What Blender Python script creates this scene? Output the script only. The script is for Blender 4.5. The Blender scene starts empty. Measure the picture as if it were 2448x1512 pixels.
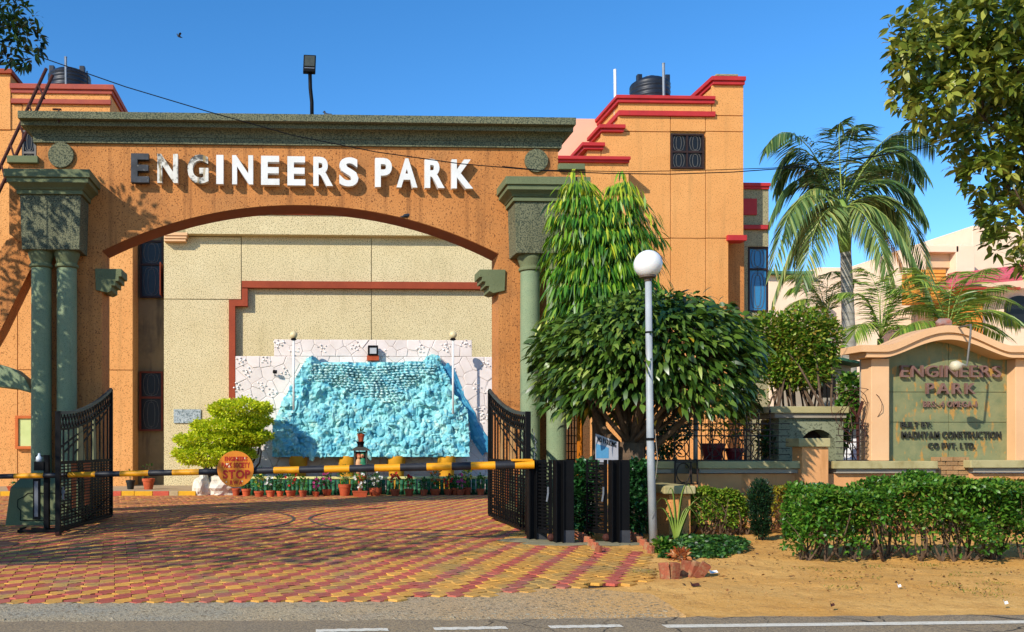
import bpy, bmesh, math, random
import numpy as np
from mathutils import Vector, Matrix, noise
random.seed(7); RN = np.random.default_rng(11)
SC = bpy.context.scene
COL = SC.collection
R = math.radians
# ---------------------------------------------------------------- camera, sky, sun, exposure
F, CX, HY, CH, PHI = 2100.0, 807.0, 1066.0, 1.5, R(1.9)     # focal length, principal point and horizon in 2448-wide pixels
SP, CP = math.sin(PHI), math.cos(PHI)
cam = bpy.data.cameras.new('camera'); camo = bpy.data.objects.new('camera', cam); COL.objects.link(camo)
camo.location = (0, 0, CH); camo.rotation_euler = (R(90), 0, -PHI)
cam.sensor_width = 36; cam.lens = F / 2448 * 36
cam.shift_x = (1224 - CX) / 2448; cam.shift_y = (HY - 756) / 2448
cam.clip_start = .1; cam.clip_end = 3000
SC.camera = camo
SUN_AZ, SUN_EL = R(47), R(31)                                # the sun stands behind the camera, to its left
w = bpy.data.worlds.new('World'); SC.world = w; w.use_nodes = True
nt = w.node_tree
sky = nt.nodes.new('ShaderNodeTexSky'); sky.sky_type = 'NISHITA'; sky.sun_disc = False
sky.sun_elevation = SUN_EL; sky.sun_rotation = R(180) + SUN_AZ
sky.air_density = 1.0; sky.dust_density = .0; sky.ozone_density = 1.6; sky.altitude = 2500
hs = nt.nodes.new('ShaderNodeHueSaturation'); hs.inputs['Saturation'].default_value = 1.32
bg = nt.nodes['Background']; bg.inputs['Strength'].default_value = .15
nt.links.new(sky.outputs[0], hs.inputs['Color']); nt.links.new(hs.outputs[0], bg.inputs[0])
sl = bpy.data.lights.new('sun', 'SUN'); sl.energy = 3.3; sl.angle = R(.5); sl.color = (1, .93, .82)
so = bpy.data.objects.new('sun', sl); COL.objects.link(so)
sd = Vector((math.sin(SUN_AZ) * math.cos(SUN_EL), math.cos(SUN_AZ) * math.cos(SUN_EL), -math.sin(SUN_EL)))
so.rotation_euler = sd.to_track_quat('-Z', 'Y').to_euler(); so.location = (-20, -20, 20)
vs = SC.view_settings; vs.view_transform = 'Standard'; vs.look = 'None'; vs.gamma = 1; vs.exposure = .72
SC.display_settings.display_device = 'sRGB'
SC.cycles.max_bounces = 6; SC.cycles.diffuse_bounces = 3; SC.cycles.glossy_bounces = 2; SC.cycles.transmission_bounces = 2

# ---------------------------------------------------------------- helpers
def A(x, y, Y):                                              # the point at picture place (x, y) on the plane at depth Y
    u, v = (x - CX) / F, (HY - y) / F
    t = Y / (CP - u * SP)
    return Vector((t * (SP + u * CP), Y, CH + t * v))
def G(x, y, z=0.0):                                          # the same on the ground
    u, v = (x - CX) / F, (HY - y) / F
    t = (z - CH) / v
    return Vector((t * (SP + u * CP), t * (CP - u * SP), z))
def AX(x, Y): return A(x, HY, Y).x
def AZ(y, x, Y): return A(x, y, Y).z
def lin(h):
    if isinstance(h, str):
        c = [int(h[i:i + 2], 16) / 255 for i in (1, 3, 5)]
        return tuple(((x + .055) / 1.055) ** 2.4 if x > .04 else x / 12.92 for x in c) + (1,)
    return tuple(h)[:3] + (1,)

class M:                                                     # collects shapes into one mesh
    def __init__(s): s.v = []; s.f = []
    def add(s, vs, fs):
        b = len(s.v); s.v += [tuple(p) for p in vs]; s.f += [tuple(i + b for i in f) for f in fs]; return s
    def box(s, x0, x1, y0, y1, z0, z1):
        if x0 > x1: x0, x1 = x1, x0
        if z0 > z1: z0, z1 = z1, z0
        if y0 > y1: y0, y1 = y1, y0
        return s.add([(x0,y0,z0),(x1,y0,z0),(x1,y1,z0),(x0,y1,z0),(x0,y0,z1),(x1,y0,z1),(x1,y1,z1),(x0,y1,z1)],
                     [(0,3,2,1),(4,5,6,7),(0,1,5,4),(1,2,6,5),(2,3,7,6),(3,0,4,7)])
    def pbox(s, x0, y0, x1, y1, Y0, Y1):                     # a box whose front face fills a picture rectangle at depth Y0
        xm = (x0 + x1) / 2
        return s.box(AX(x0, Y0), AX(x1, Y0), Y0, Y1, AZ(y0, xm, Y0), AZ(y1, xm, Y0))
    def frustum(s, r0, z0, r1, z1):                          # rectangles r = (x0, x1, y0, y1)
        a, b, c, d = r0; e, f, g, h = r1
        return s.add([(a,c,z0),(b,c,z0),(b,d,z0),(a,d,z0),(e,g,z1),(f,g,z1),(f,h,z1),(e,h,z1)],
                     [(0,3,2,1),(4,5,6,7),(0,1,5,4),(1,2,6,5),(2,3,7,6),(3,0,4,7)])
    def prism(s, poly, y0, y1):                              # poly of (x, z), extruded along Y
        a = sum(poly[i-1][0]*poly[i][1]-poly[i][0]*poly[i-1][1] for i in range(len(poly)))
        if a < 0: poly = poly[::-1]
        n = len(poly)
        return s.add([(x, y0, z) for x, z in poly] + [(x, y1, z) for x, z in poly],
                     [tuple(range(n)), tuple(range(2*n-1, n-1, -1))] + [((i+1) % n, i, n+i, n+(i+1) % n) for i in range(n)])
    def prismx(s, poly, x0, x1):                             # poly of (y, z), extruded along X
        n = len(poly)
        return s.add([(x0, y, z) for y, z in poly] + [(x1, y, z) for y, z in poly],
                     [tuple(range(n)), tuple(range(2*n-1, n-1, -1))] + [((i+1) % n, i, n+i, n+(i+1) % n) for i in range(n)])
    def tube(s, pts, r, n=8, caps=True):
        pts = [Vector(p) for p in pts]; k = len(pts)
        rs = r if isinstance(r, (list, tuple)) else [r] * k
        vs, fs = [], []; up = None
        for i, p in enumerate(pts):
            d = (pts[min(i+1, k-1)] - pts[max(i-1, 0)]).normalized()
            if up is None: up = Vector((0,0,1)) if abs(d.z) < .9 else Vector((1,0,0))
            a = d.cross(up).normalized(); b = a.cross(d); up = b
            for j in range(n):
                t = 2 * math.pi * (j + .5) / n
                vs.append(p + (a * math.cos(t) + b * math.sin(t)) * rs[i])
        for i in range(k - 1):
            for j in range(n): fs.append((i*n+j, i*n+(j+1) % n, (i+1)*n+(j+1) % n, (i+1)*n+j))
        if caps: fs += [tuple(range(n-1, -1, -1)), tuple(range((k-1)*n, k*n))]
        return s.add(vs, fs)
    def bar(s, a, b, w, d=None):                             # square bar
        return s.tube([a, b], w * .7071, 4)
    def lathe(s, cx, cy, prof, n=20, sx=1, sy=1):
        vs, fs = [], []
        for r, z in prof:
            for j in range(n):
                t = 2 * math.pi * j / n; vs.append((cx + r*sx*math.cos(t), cy + r*sy*math.sin(t), z))
        k = len(prof)
        for i in range(k - 1):
            for j in range(n): fs.append((i*n+j, i*n+(j+1) % n, (i+1)*n+(j+1) % n, (i+1)*n+j))
        fs += [tuple(range(n-1, -1, -1)), tuple(range((k-1)*n, k*n))]
        return s.add(vs, fs)
    def ball(s, c, r, n=16, sc=(1,1,1)):
        m = max(6, n // 2); vs, fs = [], []
        for i in range(m + 1):
            p = math.pi * i / m; rr = max(math.sin(p), 1e-4)
            for j in range(n):
                t = 2*math.pi*j/n; vs.append((c[0]+r*sc[0]*rr*math.cos(t), c[1]+r*sc[1]*rr*math.sin(t), c[2]-r*sc[2]*math.cos(p)))
        for i in range(m):
            for j in range(n): fs.append((i*n+j, i*n+(j+1) % n, (i+1)*n+(j+1) % n, (i+1)*n+j))
        return s.add(vs, fs)
    def disc(s, c, r, y0, y1, n=36, sx=1):
        return s.prism([(c[0]+sx*r*math.cos(2*math.pi*i/n), c[1]+r*math.sin(2*math.pi*i/n)) for i in range(n)], y0, y1)
    def xform(s, mat):
        s.v = [tuple(mat @ Vector(p)) for p in s.v]; return s

WL = {}
def setp(o, label=None, cat=None, group=None, kind=None):
    if label: o['label'] = label
    if cat: o['category'] = cat
    if group: o['group'] = group
    if kind: o['kind'] = kind
    return o
def root(name, loc, label, cat, group=None):                 # an Empty at the thing's base
    o = bpy.data.objects.new(name, None); COL.objects.link(o); o.location = loc; o.empty_display_size = .1
    WL[o.name] = Vector(loc); return setp(o, label, cat, group)
def link(name, me, mt, parent, smooth=False, bevel=0, kind=None):
    if mt: me.materials.append(mt)
    if smooth:
        me.polygons.foreach_set('use_smooth', [True] * len(me.polygons))
    o = bpy.data.objects.new(name, me); COL.objects.link(o)
    if parent is not None:
        o.parent = parent; o.location = -WL[parent.name]; WL[o.name] = Vector((0,0,0))
    else: WL[o.name] = Vector((0,0,0))
    if bevel:
        b = o.modifiers.new('bevel', 'BEVEL'); b.width = bevel; b.segments = 2; b.limit_method = 'ANGLE'; b.angle_limit = R(40)
    if smooth == 'auto':
        pass
    if kind: o['kind'] = kind
    return o
def part(name, m, mt, parent, smooth=False, bevel=0, label=None, kind=None):
    me = bpy.data.meshes.new(name); me.from_pydata(m.v, [], m.f); me.update()
    if smooth == 'auto':
        me.polygons.foreach_set('use_smooth', [True] * len(me.polygons)); me.set_sharp_from_angle(angle=R(38)); o = link(name, me, mt, parent, False, bevel, kind)
    else: o = link(name, me, mt, parent, smooth, bevel, kind)
    if label: o['label'] = label
    return o
def thing(name, m, mt, label, cat, group=None, smooth=False, bevel=0):   # a thing that is one mesh, origin at its base
    v = np.array(m.v); lo, hi = v.min(0), v.max(0)
    base = Vector(((lo[0]+hi[0])/2, (lo[1]+hi[1])/2, lo[2]))
    m.v = [(p[0]-base.x, p[1]-base.y, p[2]-base.z) for p in m.v]
    o = part(name, m, mt, None, smooth, bevel); o.location = base; WL[o.name] = base
    return setp(o, label, cat, group)
def struct(name, m, mt, smooth=False, bevel=0):
    o = part(name, m, mt, None, smooth, bevel); o['kind'] = 'structure'; return o
def shared(name, me, parent, loc, rot=(0,0,0), sc=(1,1,1), mt=None):     # a piece that shares its mesh data with others like it
    o = bpy.data.objects.new(name, me); COL.objects.link(o); o.parent = parent
    o.location = Vector(loc) - WL[parent.name]; o.rotation_euler = rot; o.scale = sc
    if mt: o.material_slots[0].link = 'OBJECT'; o.material_slots[0].material = mt
    return o
def datamesh(name, m, mt, smooth=False):
    me = bpy.data.meshes.new(name); me.from_pydata(m.v, [], m.f); me.update(); me.materials.append(mt)
    if smooth: me.polygons.foreach_set('use_smooth', [True] * len(me.polygons))
    return me

# ---------------------------------------------------------------- materials
def nodes(name):
    m = bpy.data.materials.new(name); m.use_nodes = True
    t = m.node_tree; return m, t, t.nodes['Principled BSDF']
def N(t, typ, **kw):
    n = t.nodes.new('ShaderNode' + typ)
    for k, v in kw.items():
        if k[0] == 'i' and k[1:].isdigit(): n.inputs[int(k[1:])].default_value = v
        else: setattr(n, k, v)
    return n
def noise_n(t, scale, detail=3, rough=.55, vec=None):
    n = N(t, 'TexNoise'); n.inputs['Scale'].default_value = scale; n.inputs['Detail'].default_value = detail; n.inputs['Roughness'].default_value = rough
    if vec: t.links.new(vec, n.inputs['Vector'])
    return n.outputs['Fac']
def ramp(t, fac, a, b, ca=(0,0,0,1), cb=(1,1,1,1)):
    r = N(t, 'ValToRGB'); e = r.color_ramp.elements
    e[0].position = a; e[0].color = ca; e[1].position = b; e[1].color = cb
    t.links.new(fac, r.inputs[0]); return r.outputs[0]
def mix(t, fac, a, b, mode='MIX'):
    n = N(t, 'Mix', data_type='RGBA', blend_type=mode)
    for s, x in ((n.inputs[0], fac), (n.inputs[6], a), (n.inputs[7], b)):
        if hasattr(x, 'node'): t.links.new(x, s)
        else: s.default_value = x
    return n.outputs[2]
def pmat(name, c1, c2=None, scale=2.0, rough=.8, bump=.0, bscale=40, fleck=None, fscale=20, fth=(.6,.66), streak=None, sth=(.5,.75), sk=(5,5,.35), metal=0, spec=.3, dist=.01, obj=0, grime=None, gth=(.55,.8), gscale=1.2):
    m, t, b = nodes(name)
    g = N(t, 'NewGeometry').outputs['Position']
    c = lin(c1)
    if c2: c = mix(t, ramp(t, noise_n(t, scale, 5, .6, g), .3, .7), lin(c1), lin(c2))
    if obj:
        oi = N(t, 'ObjectInfo').outputs['Random']
        h = N(t, 'HueSaturation'); mr = N(t, 'MapRange'); mr.inputs[3].default_value = 1 - obj; mr.inputs[4].default_value = 1 + obj
        t.links.new(oi, mr.inputs[0]); t.links.new(mr.outputs[0], h.inputs['Value'])
        if hasattr(c, 'node'): t.links.new(c, h.inputs['Color'])
        else: h.inputs['Color'].default_value = c
        c = h.outputs[0]
    if grime: c = mix(t, ramp(t, noise_n(t, gscale, 6, .65, g), *gth), c, lin(grime))
    if streak:
        mp = N(t, 'Mapping'); mp.inputs['Scale'].default_value = sk; t.links.new(g, mp.inputs[0])
        c = mix(t, ramp(t, noise_n(t, 1.0, 4, .6, mp.outputs[0]), *sth), c, lin(streak))
    fk = None
    if fleck:
        fk = noise_n(t, fscale, 2.5, .5, g)
        c = mix(t, ramp(t, fk, *fth), c, lin(fleck))
    if hasattr(c, 'node'): t.links.new(c, b.inputs['Base Color'])
    else: b.inputs['Base Color'].default_value = c
    b.inputs['Roughness'].default_value = rough; b.inputs['Metallic'].default_value = metal; b.inputs['Specular IOR Level'].default_value = spec
    if bump:
        bn = N(t, 'Bump'); bn.inputs['Strength'].default_value = bump; bn.inputs['Distance'].default_value = dist
        t.links.new(noise_n(t, bscale, 4, .6, g), bn.inputs['Height']); t.links.new(bn.outputs[0], b.inputs['Normal'])
    return m
def leafmat(name, cols, rough=.42, trans=.32, spec=.35):
    m, t, b = nodes(name)
    at = N(t, 'Attribute', attribute_name='rnd')
    r = N(t, 'ValToRGB'); cr = r.color_ramp
    while len(cr.elements) < len(cols): cr.elements.new(.5)
    for i, c in enumerate(cols): cr.elements[i].position = i / (len(cols) - 1); cr.elements[i].color = lin(c)
    t.links.new(at.outputs['Fac'], r.inputs[0]); t.links.new(r.outputs[0], b.inputs['Base Color'])
    b.inputs['Roughness'].default_value = rough; b.inputs['Specular IOR Level'].default_value = spec
    tr = N(t, 'BsdfTranslucent'); hv = N(t, 'HueSaturation'); hv.inputs['Value'].default_value = 1.25; hv.inputs['Hue'].default_value = .485
    t.links.new(r.outputs[0], hv.inputs['Color']); t.links.new(hv.outputs[0], tr.inputs[0])
    mx = N(t, 'MixShader'); mx.inputs[0].default_value = trans
    t.links.new(b.outputs[0], mx.inputs[1]); t.links.new(tr.outputs[0], mx.inputs[2])
    t.links.new(mx.outputs[0], t.nodes['Material Output'].inputs['Surface'])
    return m

# leaves: arrays of base points, axes, lengths and widths -> one mesh of small folded blades
def unit(a): return a / np.maximum(np.linalg.norm(a, axis=1, keepdims=True), 1e-6)
def leaves(name, P, D, L, Wd, mt, parent, rnd=None, droop=.15, fold=.12, kind=None, up=None):
    n = len(P); P = np.asarray(P, float); D = unit(np.asarray(D, float))
    L = np.broadcast_to(L, (n,))[:, None]; Wd = np.broadcast_to(Wd, (n,))[:, None]
    ref = RN.normal(size=(n, 3)) * .45 + (np.array((0, 0, 1.)) if up is None else up)
    S = unit(np.cross(D, ref)); U = unit(np.cross(S, D))
    dz = np.array((0, 0, -1.)) * L * droop
    c1 = P + D * L * .36 + dz * .1; c2 = P + D * L * .72 + dz * .45
    V = np.stack([P, c1 + S*Wd*.5 + U*Wd*fold, c1 - S*Wd*.5 + U*Wd*fold, c2 + S*Wd*.36 + U*Wd*fold, c2 - S*Wd*.36 + U*Wd*fold, P + D*L + dz], 1).reshape(-1, 3)
    off = (np.arange(n) * 6)[:, None]
    li = (np.array([0, 2, 1, 1, 2, 4, 3, 3, 4, 5])[None] + off).ravel()
    st = (np.array([0, 3, 7])[None] + (np.arange(n) * 10)[:, None]).ravel()
    me = bpy.data.meshes.new(name)
    me.vertices.add(len(V)); me.vertices.foreach_set('co', V.ravel())
    me.loops.add(len(li)); me.loops.foreach_set('vertex_index', li.astype(np.int32))
    me.polygons.add(len(st)); me.polygons.foreach_set('loop_start', st.astype(np.int32))
    me.update(calc_edges=True)
    a = me.attributes.new('rnd', 'FLOAT', 'POINT')
    rv = RN.random(n) if rnd is None else rnd
    a.data.foreach_set('value', np.repeat(rv, 6).astype(np.float32))
    return link(name, me, mt, parent, False, 0, kind)
def in_ell(n, c, r, shell=.6):                                # points in an ellipsoid, gathered towards its skin
    d = unit(RN.normal(size=(n, 3))); q = (shell + (1 - shell) * RN.random((n, 1)))
    return np.array(c) + d * q * np.array(r), d
def clumps(cl, per, shell=.55):                               # cl: (centre, radii)
    Ps, Ds = [], []
    for c, r in cl:
        p, d = in_ell(max(1, int(per * (r[0]*r[2]) )), c, r, shell); Ps.append(p); Ds.append(d)
    return np.concatenate(Ps), np.concatenate(Ds)

# lettering from the built-in typeface, one mesh for each character
CHARS = {}
def load_chars(chars, bold):
    obs = []
    for ch in chars:
        cu = bpy.data.curves.new('t', 'FONT'); cu.body = ch; cu.size = 1; cu.extrude = .5; cu.offset = bold; cu.resolution_u = 4
        o = bpy.data.objects.new('t', cu); COL.objects.link(o); obs.append((ch, o))
    dg = bpy.context.evaluated_depsgraph_get(); dg.update()
    for ch, o in obs:
        me = bpy.data.meshes.new_from_object(o.evaluated_get(dg))
        v = np.empty(len(me.vertices) * 3); me.vertices.foreach_get('co', v); v = v.reshape(-1, 3)
        CHARS[ch, bold] = (v, [tuple(p.vertices) for p in me.polygons])
        cu = o.data; bpy.data.objects.remove(o); bpy.data.curves.remove(cu); bpy.data.meshes.remove(me)
def glyph(ch, bold, x0, x1, z0, z1, y0, y1, f=None):
    v, fs = CHARS[ch, bold]; lo, hi = v.min(0), v.max(0)
    q = (v - lo) / np.maximum(hi - lo, 1e-6)
    m = M(); m.add([(x0 + a*(x1-x0), y1 + c*(y0-y1), z0 + b*(z1-z0)) for a, b, c in q], fs); return m
def line_boxes(s, bold, x0, x1, z0, z1, gap=.12, space=.45):  # where each character of a line goes
    H = max(CHARS[c, bold][0][:, 1].max() for c in s if c not in ' .:-')
    it, x = [], 0
    for c in s:
        if c == ' ': x += space; continue
        v = CHARS[c, bold][0]; wd = (v[:, 0].max() - v[:, 0].min()) / H
        it.append((c, x, x + wd, v[:, 1].min() / H if c in '.:-' else 0, v[:, 1].max() / H if c in '.:-' else 1)); x += wd + gap
    k = (x1 - x0) / (x - gap)
    return [(c, x0 + a*k, x0 + b*k, z0 + p*(z1-z0), z0 + q*(z1-z0)) for c, a, b, p, q in it]
load_chars(sorted(set('ENGINEERSPARKBRS:-4OMEGAIBUILTBY:MADHYAMCONSTRUCTIONCOPVT.LTDWF')), .035)
load_chars(sorted(set('ENGINEERSPARKBRS:-4OMEGAIBUILTBY:MADHYAMCONSTRUCTIONCOPVT.LTD')), .006)
# ---------------------------------------------------------------- palette
STUC = pmat('stucco orange', '#c8864a', '#b9773e', 1.3, .9, .8, 40, '#7c4c28', 33, (.58,.64), '#8a5830', (.53,.76), (6,6,.2), dist=.015, grime='#96683f', gth=(.5,.85))
STUC2 = pmat('stucco bright orange', '#e0a05e', '#d59250', .55, .9, .7, 40, '#9c642f', 31, (.585,.64), dist=.015, streak='#c08a50', sth=(.54,.82), sk=(4,4,.2))
BEIGE = pmat('pebbledash beige', '#dcca9c', '#d2bf90', 1.0, .9, .8, 40, '#7d6d4a', 34, (.55,.61), dist=.015, streak='#bfae80', sth=(.55,.85), sk=(2,2,.3))
GREY = pmat('pebbledash grey', '#a79c78', '#98906c', 1.5, .9, .6, 30, '#5e5a44', 42, (.52,.63), dist=.012)
GREEN = pmat('green pebbledash', '#7c7a5c', '#6d6e54', 1.6, .88, .9, 48, '#3f4536', 42, (.47,.58), '#545539', (.55,.85), (4,4,.4), dist=.015)
GREENS = pmat('green plaster', '#6f7552', '#626a4a', 2.2, .82, .45, 50, '#585f42', 70, (.58,.66), '#5a6344', (.6,.85), (5,5,.5))
TEAL = pmat('green column plaster', '#8b9672', '#788a6a', 2.0, .8, .4, 60, '#5f6f54', 75, (.56,.66), '#6f7c58', (.6,.85), (6,6,.3))
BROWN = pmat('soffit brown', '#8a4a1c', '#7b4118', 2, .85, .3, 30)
REDP = pmat('red trim paint', '#bb3030', '#a82a2c', 2, .6, .15, 30, streak='#8a3a30', sth=(.62,.85))
REDB = pmat('red brown trim', '#9d4426', '#8b3a20', 2, .75, .3, 30, '#74311c', 40, (.6,.66))
PINK = pmat('pink wash', '#e9b295', '#e2a88a', .8, .85, .15, 20, streak='#cfa084', sth=(.6,.9))
BLACK = pmat('black iron paint', '#070708', '#0c0c0d', 6, .6, .15, 50, spec=.14)
DARK = pmat('dark void', '#15130f', None, rough=.9)
STEEL = pmat('dull steel', '#8b8f92', '#777b7e', 6, .45, .1, 60, metal=.5)
WHITEP = pmat('white letter paint', '#e4e2dc', '#d6d3ca', 3, .55, .1, 40, streak='#b5b0a2', sth=(.66,.9), sk=(9,9,1.5))
WEATH = pmat('peeled letter paint', '#dcd8cc', '#cfc8b6', 4, .6, .15, 40, streak='#9a7f4a', sth=(.55,.7), sk=(12,12,1.6), grime='#4a4843', gth=(.5,.6), gscale=4)
BLETT = pmat('blackened letter', '#2b2c2e', '#44464a', 5, .6, .2, 40, grime='#8d8a80', gth=(.62,.72), gscale=6)
WOODR = pmat('red brown timber', '#7a3214', '#652a12', 4, .6, .15, 30)
WOODD = pmat('dark timber', '#33201a', '#281a16', 4, .6)
YELP = pmat('barrier yellow paint', '#e39a12', '#d68d10', 8, .5, .1, 40, grime='#9a6a20', gth=(.62,.72), gscale=9)
BLKP = pmat('barrier black paint', '#1b1c20', '#2a2b2f', 8, .5, .1, 40)
WHITE = pmat('white paint', '#e6e4df', '#d9d7d0', 5, .5)
RUST = pmat('rust brown steel', '#4d2418', '#3a1c14', 8, .8, .2, 40)
TERRA = pmat('terracotta', '#b9542e', '#a54726', 7, .8, .25, 40, streak='#c97f5e', sth=(.6,.85), obj=.15)
SOIL = pmat('soil', '#3b2a1c', '#2c1f15', 20, .95, .6, 60)
BARK = pmat('bark', '#6b5540', '#4c3c2e', 9, .9, .7, 25, dist=.02)
CREAM = pmat('cream wash', '#f0d3b4', '#e8c8a8', .8, .85, .1, 20)
PEACH = pmat('peach plaster', '#e2b586', '#dbaa7a', 1.2, .8, .15, 25, streak='#c98f66', sth=(.66,.9))
GLASSM, _t, _b = nodes('window glass'); _b.inputs['Base Color'].default_value = (.012,.014,.016,1); _b.inputs['Roughness'].default_value = .3; _b.inputs['Specular IOR Level'].default_value = .25
BLUEG, _t, _b = nodes('blue curtained glass'); _b.inputs['Base Color'].default_value = (.03,.18,.36,1); _b.inputs['Roughness'].default_value = .25
GLOBE, _t, _b = nodes('opal globe'); _b.inputs['Base Color'].default_value = (.78,.77,.74,1); _b.inputs['Roughness'].default_value = .28; _b.inputs['Subsurface Weight'].default_value = .15
PVC = pmat('black plastic', '#1d2430', '#151a24', 4, .45, spec=.4)
GRILLE = pmat('grille steel', '#6f6a62', '#5b564f', 6, .5)

# ---------------------------------------------------------------- ground, road, forecourt
def asphalt():
    m, t, b = nodes('asphalt'); g = N(t, 'NewGeometry').outputs['Position']
    c = mix(t, ramp(t, noise_n(t, .8, 6, .65, g), .32, .68), lin('#8f7d62'), lin('#a58c66'))
    c = mix(t, ramp(t, noise_n(t, 55, 3, .6, g), .42, .62), c, lin('#6f6250'))
    c = mix(t, ramp(t, noise_n(t, 95, 2, .5, g), .62, .7), c, lin('#c9b79a'))
    wv = N(t, 'VectorMath', operation='MULTIPLY_ADD'); nz = N(t, 'TexNoise'); nz.inputs['Scale'].default_value = 2.5; t.links.new(g, nz.inputs['Vector']); t.links.new(nz.outputs['Color'], wv.inputs[0]); wv.inputs[1].default_value = (.5, .5, 0); t.links.new(g, wv.inputs[2])
    vo = N(t, 'TexVoronoi', feature='DISTANCE_TO_EDGE'); vo.inputs['Scale'].default_value = 1.1; t.links.new(wv.outputs[0], vo.inputs['Vector'])
    ck = mix(t, ramp(t, noise_n(t, .6, 3, .5, g), .48, .58), (0,0,0,1), ramp(t, vo.outputs['Distance'], .004, .014, (1,1,1,1), (0,0,0,1)))
    c = mix(t, ck, c, lin('#3d362c'))
    c = mix(t, ramp(t, noise_n(t, .35, 4, .6, g), .52, .6), c, lin('#7d705c'), 'MULTIPLY') if 0 else c
    t.links.new(c, b.inputs['Base Color']); b.inputs['Roughness'].default_value = .85; b.inputs['Specular IOR Level'].default_value = .25
    bn = N(t, 'Bump'); bn.inputs['Strength'].default_value = .6; bn.inputs['Distance'].default_value = .006
    t.links.new(noise_n(t, 70, 4, .65, g), bn.inputs['Height']); t.links.new(bn.outputs[0], b.inputs['Normal']); return m
def dirt():
    m, t, b = nodes('sandy dirt'); g = N(t, 'NewGeometry').outputs['Position']
    c = mix(t, ramp(t, noise_n(t, .7, 7, .65, g), .3, .7), lin('#cf9448'), lin('#e0ae64'))
    c = mix(t, ramp(t, noise_n(t, 3.2, 6, .7, g), .5, .72), c, lin('#b58346'))
    c = mix(t, ramp(t, noise_n(t, 42, 3, .6, g), .6, .7), c, lin('#8a5f30'))
    c = mix(t, ramp(t, noise_n(t, 60, 2, .5, g), .66, .72), c, lin('#e8c890'))
    t.links.new(c, b.inputs['Base Color']); b.inputs['Roughness'].default_value = .95; b.inputs['Specular IOR Level'].default_value = .1
    bn = N(t, 'Bump'); bn.inputs['Strength'].default_value = .8; bn.inputs['Distance'].default_value = .03
    t.links.new(noise_n(t, 9, 8, .7, g), bn.inputs['Height']); t.links.new(bn.outputs[0], b.inputs['Normal']); return m
DIRT, ASPH = dirt(), asphalt()
gm = M(); gm.add([(-900,-300,0),(900,-300,0),(900,1500,0),(-900,1500,0)], [(0,1,2,3)]); struct('ground', gm, DIRT)
# the near verge is really uneven: a rumpled sheet of the same dirt over the flat one
e0 = [G(1540,1480), G(2700,1469)]
vm = M(); nx, ny = 150, 70
for j in range(ny + 1):
    for i in range(nx + 1):
        fx, fy = i / nx, j / ny
        x = 3.3 + 9.2 * fx; y = 7.75 + 7.4 * fy
        edge = min(fx * 9, (1 - fx) * 9, fy * 5, (1 - fy) * 5, 1)
        h = .018 + .035 * (noise.fractal(Vector((x * .9, y * .9, 3)), 1, 2, 5)) + .012 * noise.noise(Vector((x * 6, y * 6, 0)))
        vm.v.append((x, y, max(.004, h * edge + .004) if edge > 0 else -.01))
for j in range(ny):
    for i in range(nx):
        a = j * (nx + 1) + i; vm.f.append((a, a + 1, a + nx + 2, a + nx + 1))
struct('verge', vm, DIRT, True)
# road, with a ragged worn edge
rm = M(); pts = []
for x in np.linspace(-900, 3400, 180):
    yb = np.interp(x, [-900, 0, 700, 1250, 1600, 2448, 3400], [1493, 1486, 1484, 1481, 1476, 1470, 1464])
    p = G(x, yb + 3.5 * noise.noise(Vector((x * .02, 0, 0))) + 2 * noise.noise(Vector((x * .09, 5, 0))), .012); pts.append(p)
k = len(pts)
rm.add(pts + [Vector((p.x, -40, .012)) for p in pts], [(i, k + i, k + i + 1, i + 1) for i in range(k - 1)])
rm.add([(-400,-40,.012),(pts[0].x,-40,.012),tuple(pts[0]),(-400,pts[0].y-3,.012)], [(0,1,2,3)])
rm.add([(pts[-1].x,-40,.012),(500,-40,.012),(500,pts[-1].y+8,.012),tuple(pts[-1])], [(0,1,2,3)])
road = struct('road', rm, ASPH)
MARK = pmat('road marking paint', '#e6ddc8', '#cfc3aa', 12, .7, .2, 70, fleck='#a39680', fscale=60, fth=(.6,.66))
for x0, x1, y in ((755,928,1508),(1037,1212,1503.5),(1313,1487,1499),(1588,1900,1495.5)):
    mm = M(); n = 16
    a = [G(x0 + (x1-x0)*i/n, y - (i/n)*(3 if x1-x0 < 200 else 6) + .6*math.sin(i*2.1), .016) for i in range(n + 1)]
    if x1 == 1900: a = [G(1588 + (2700-1588)*i/n, 1497.5 - 13.5*i/n, .016) for i in range(n + 1)]
    wd = .052 if x1 - x0 < 200 else .06
    mm.add([p + Vector((0,-wd,0)) for p in a] + [p + Vector((0,wd,0)) for p in a], [(i, i+1, n+2+i, n+1+i) for i in range(n)])
    part('road_marking', mm, MARK, road)
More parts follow.
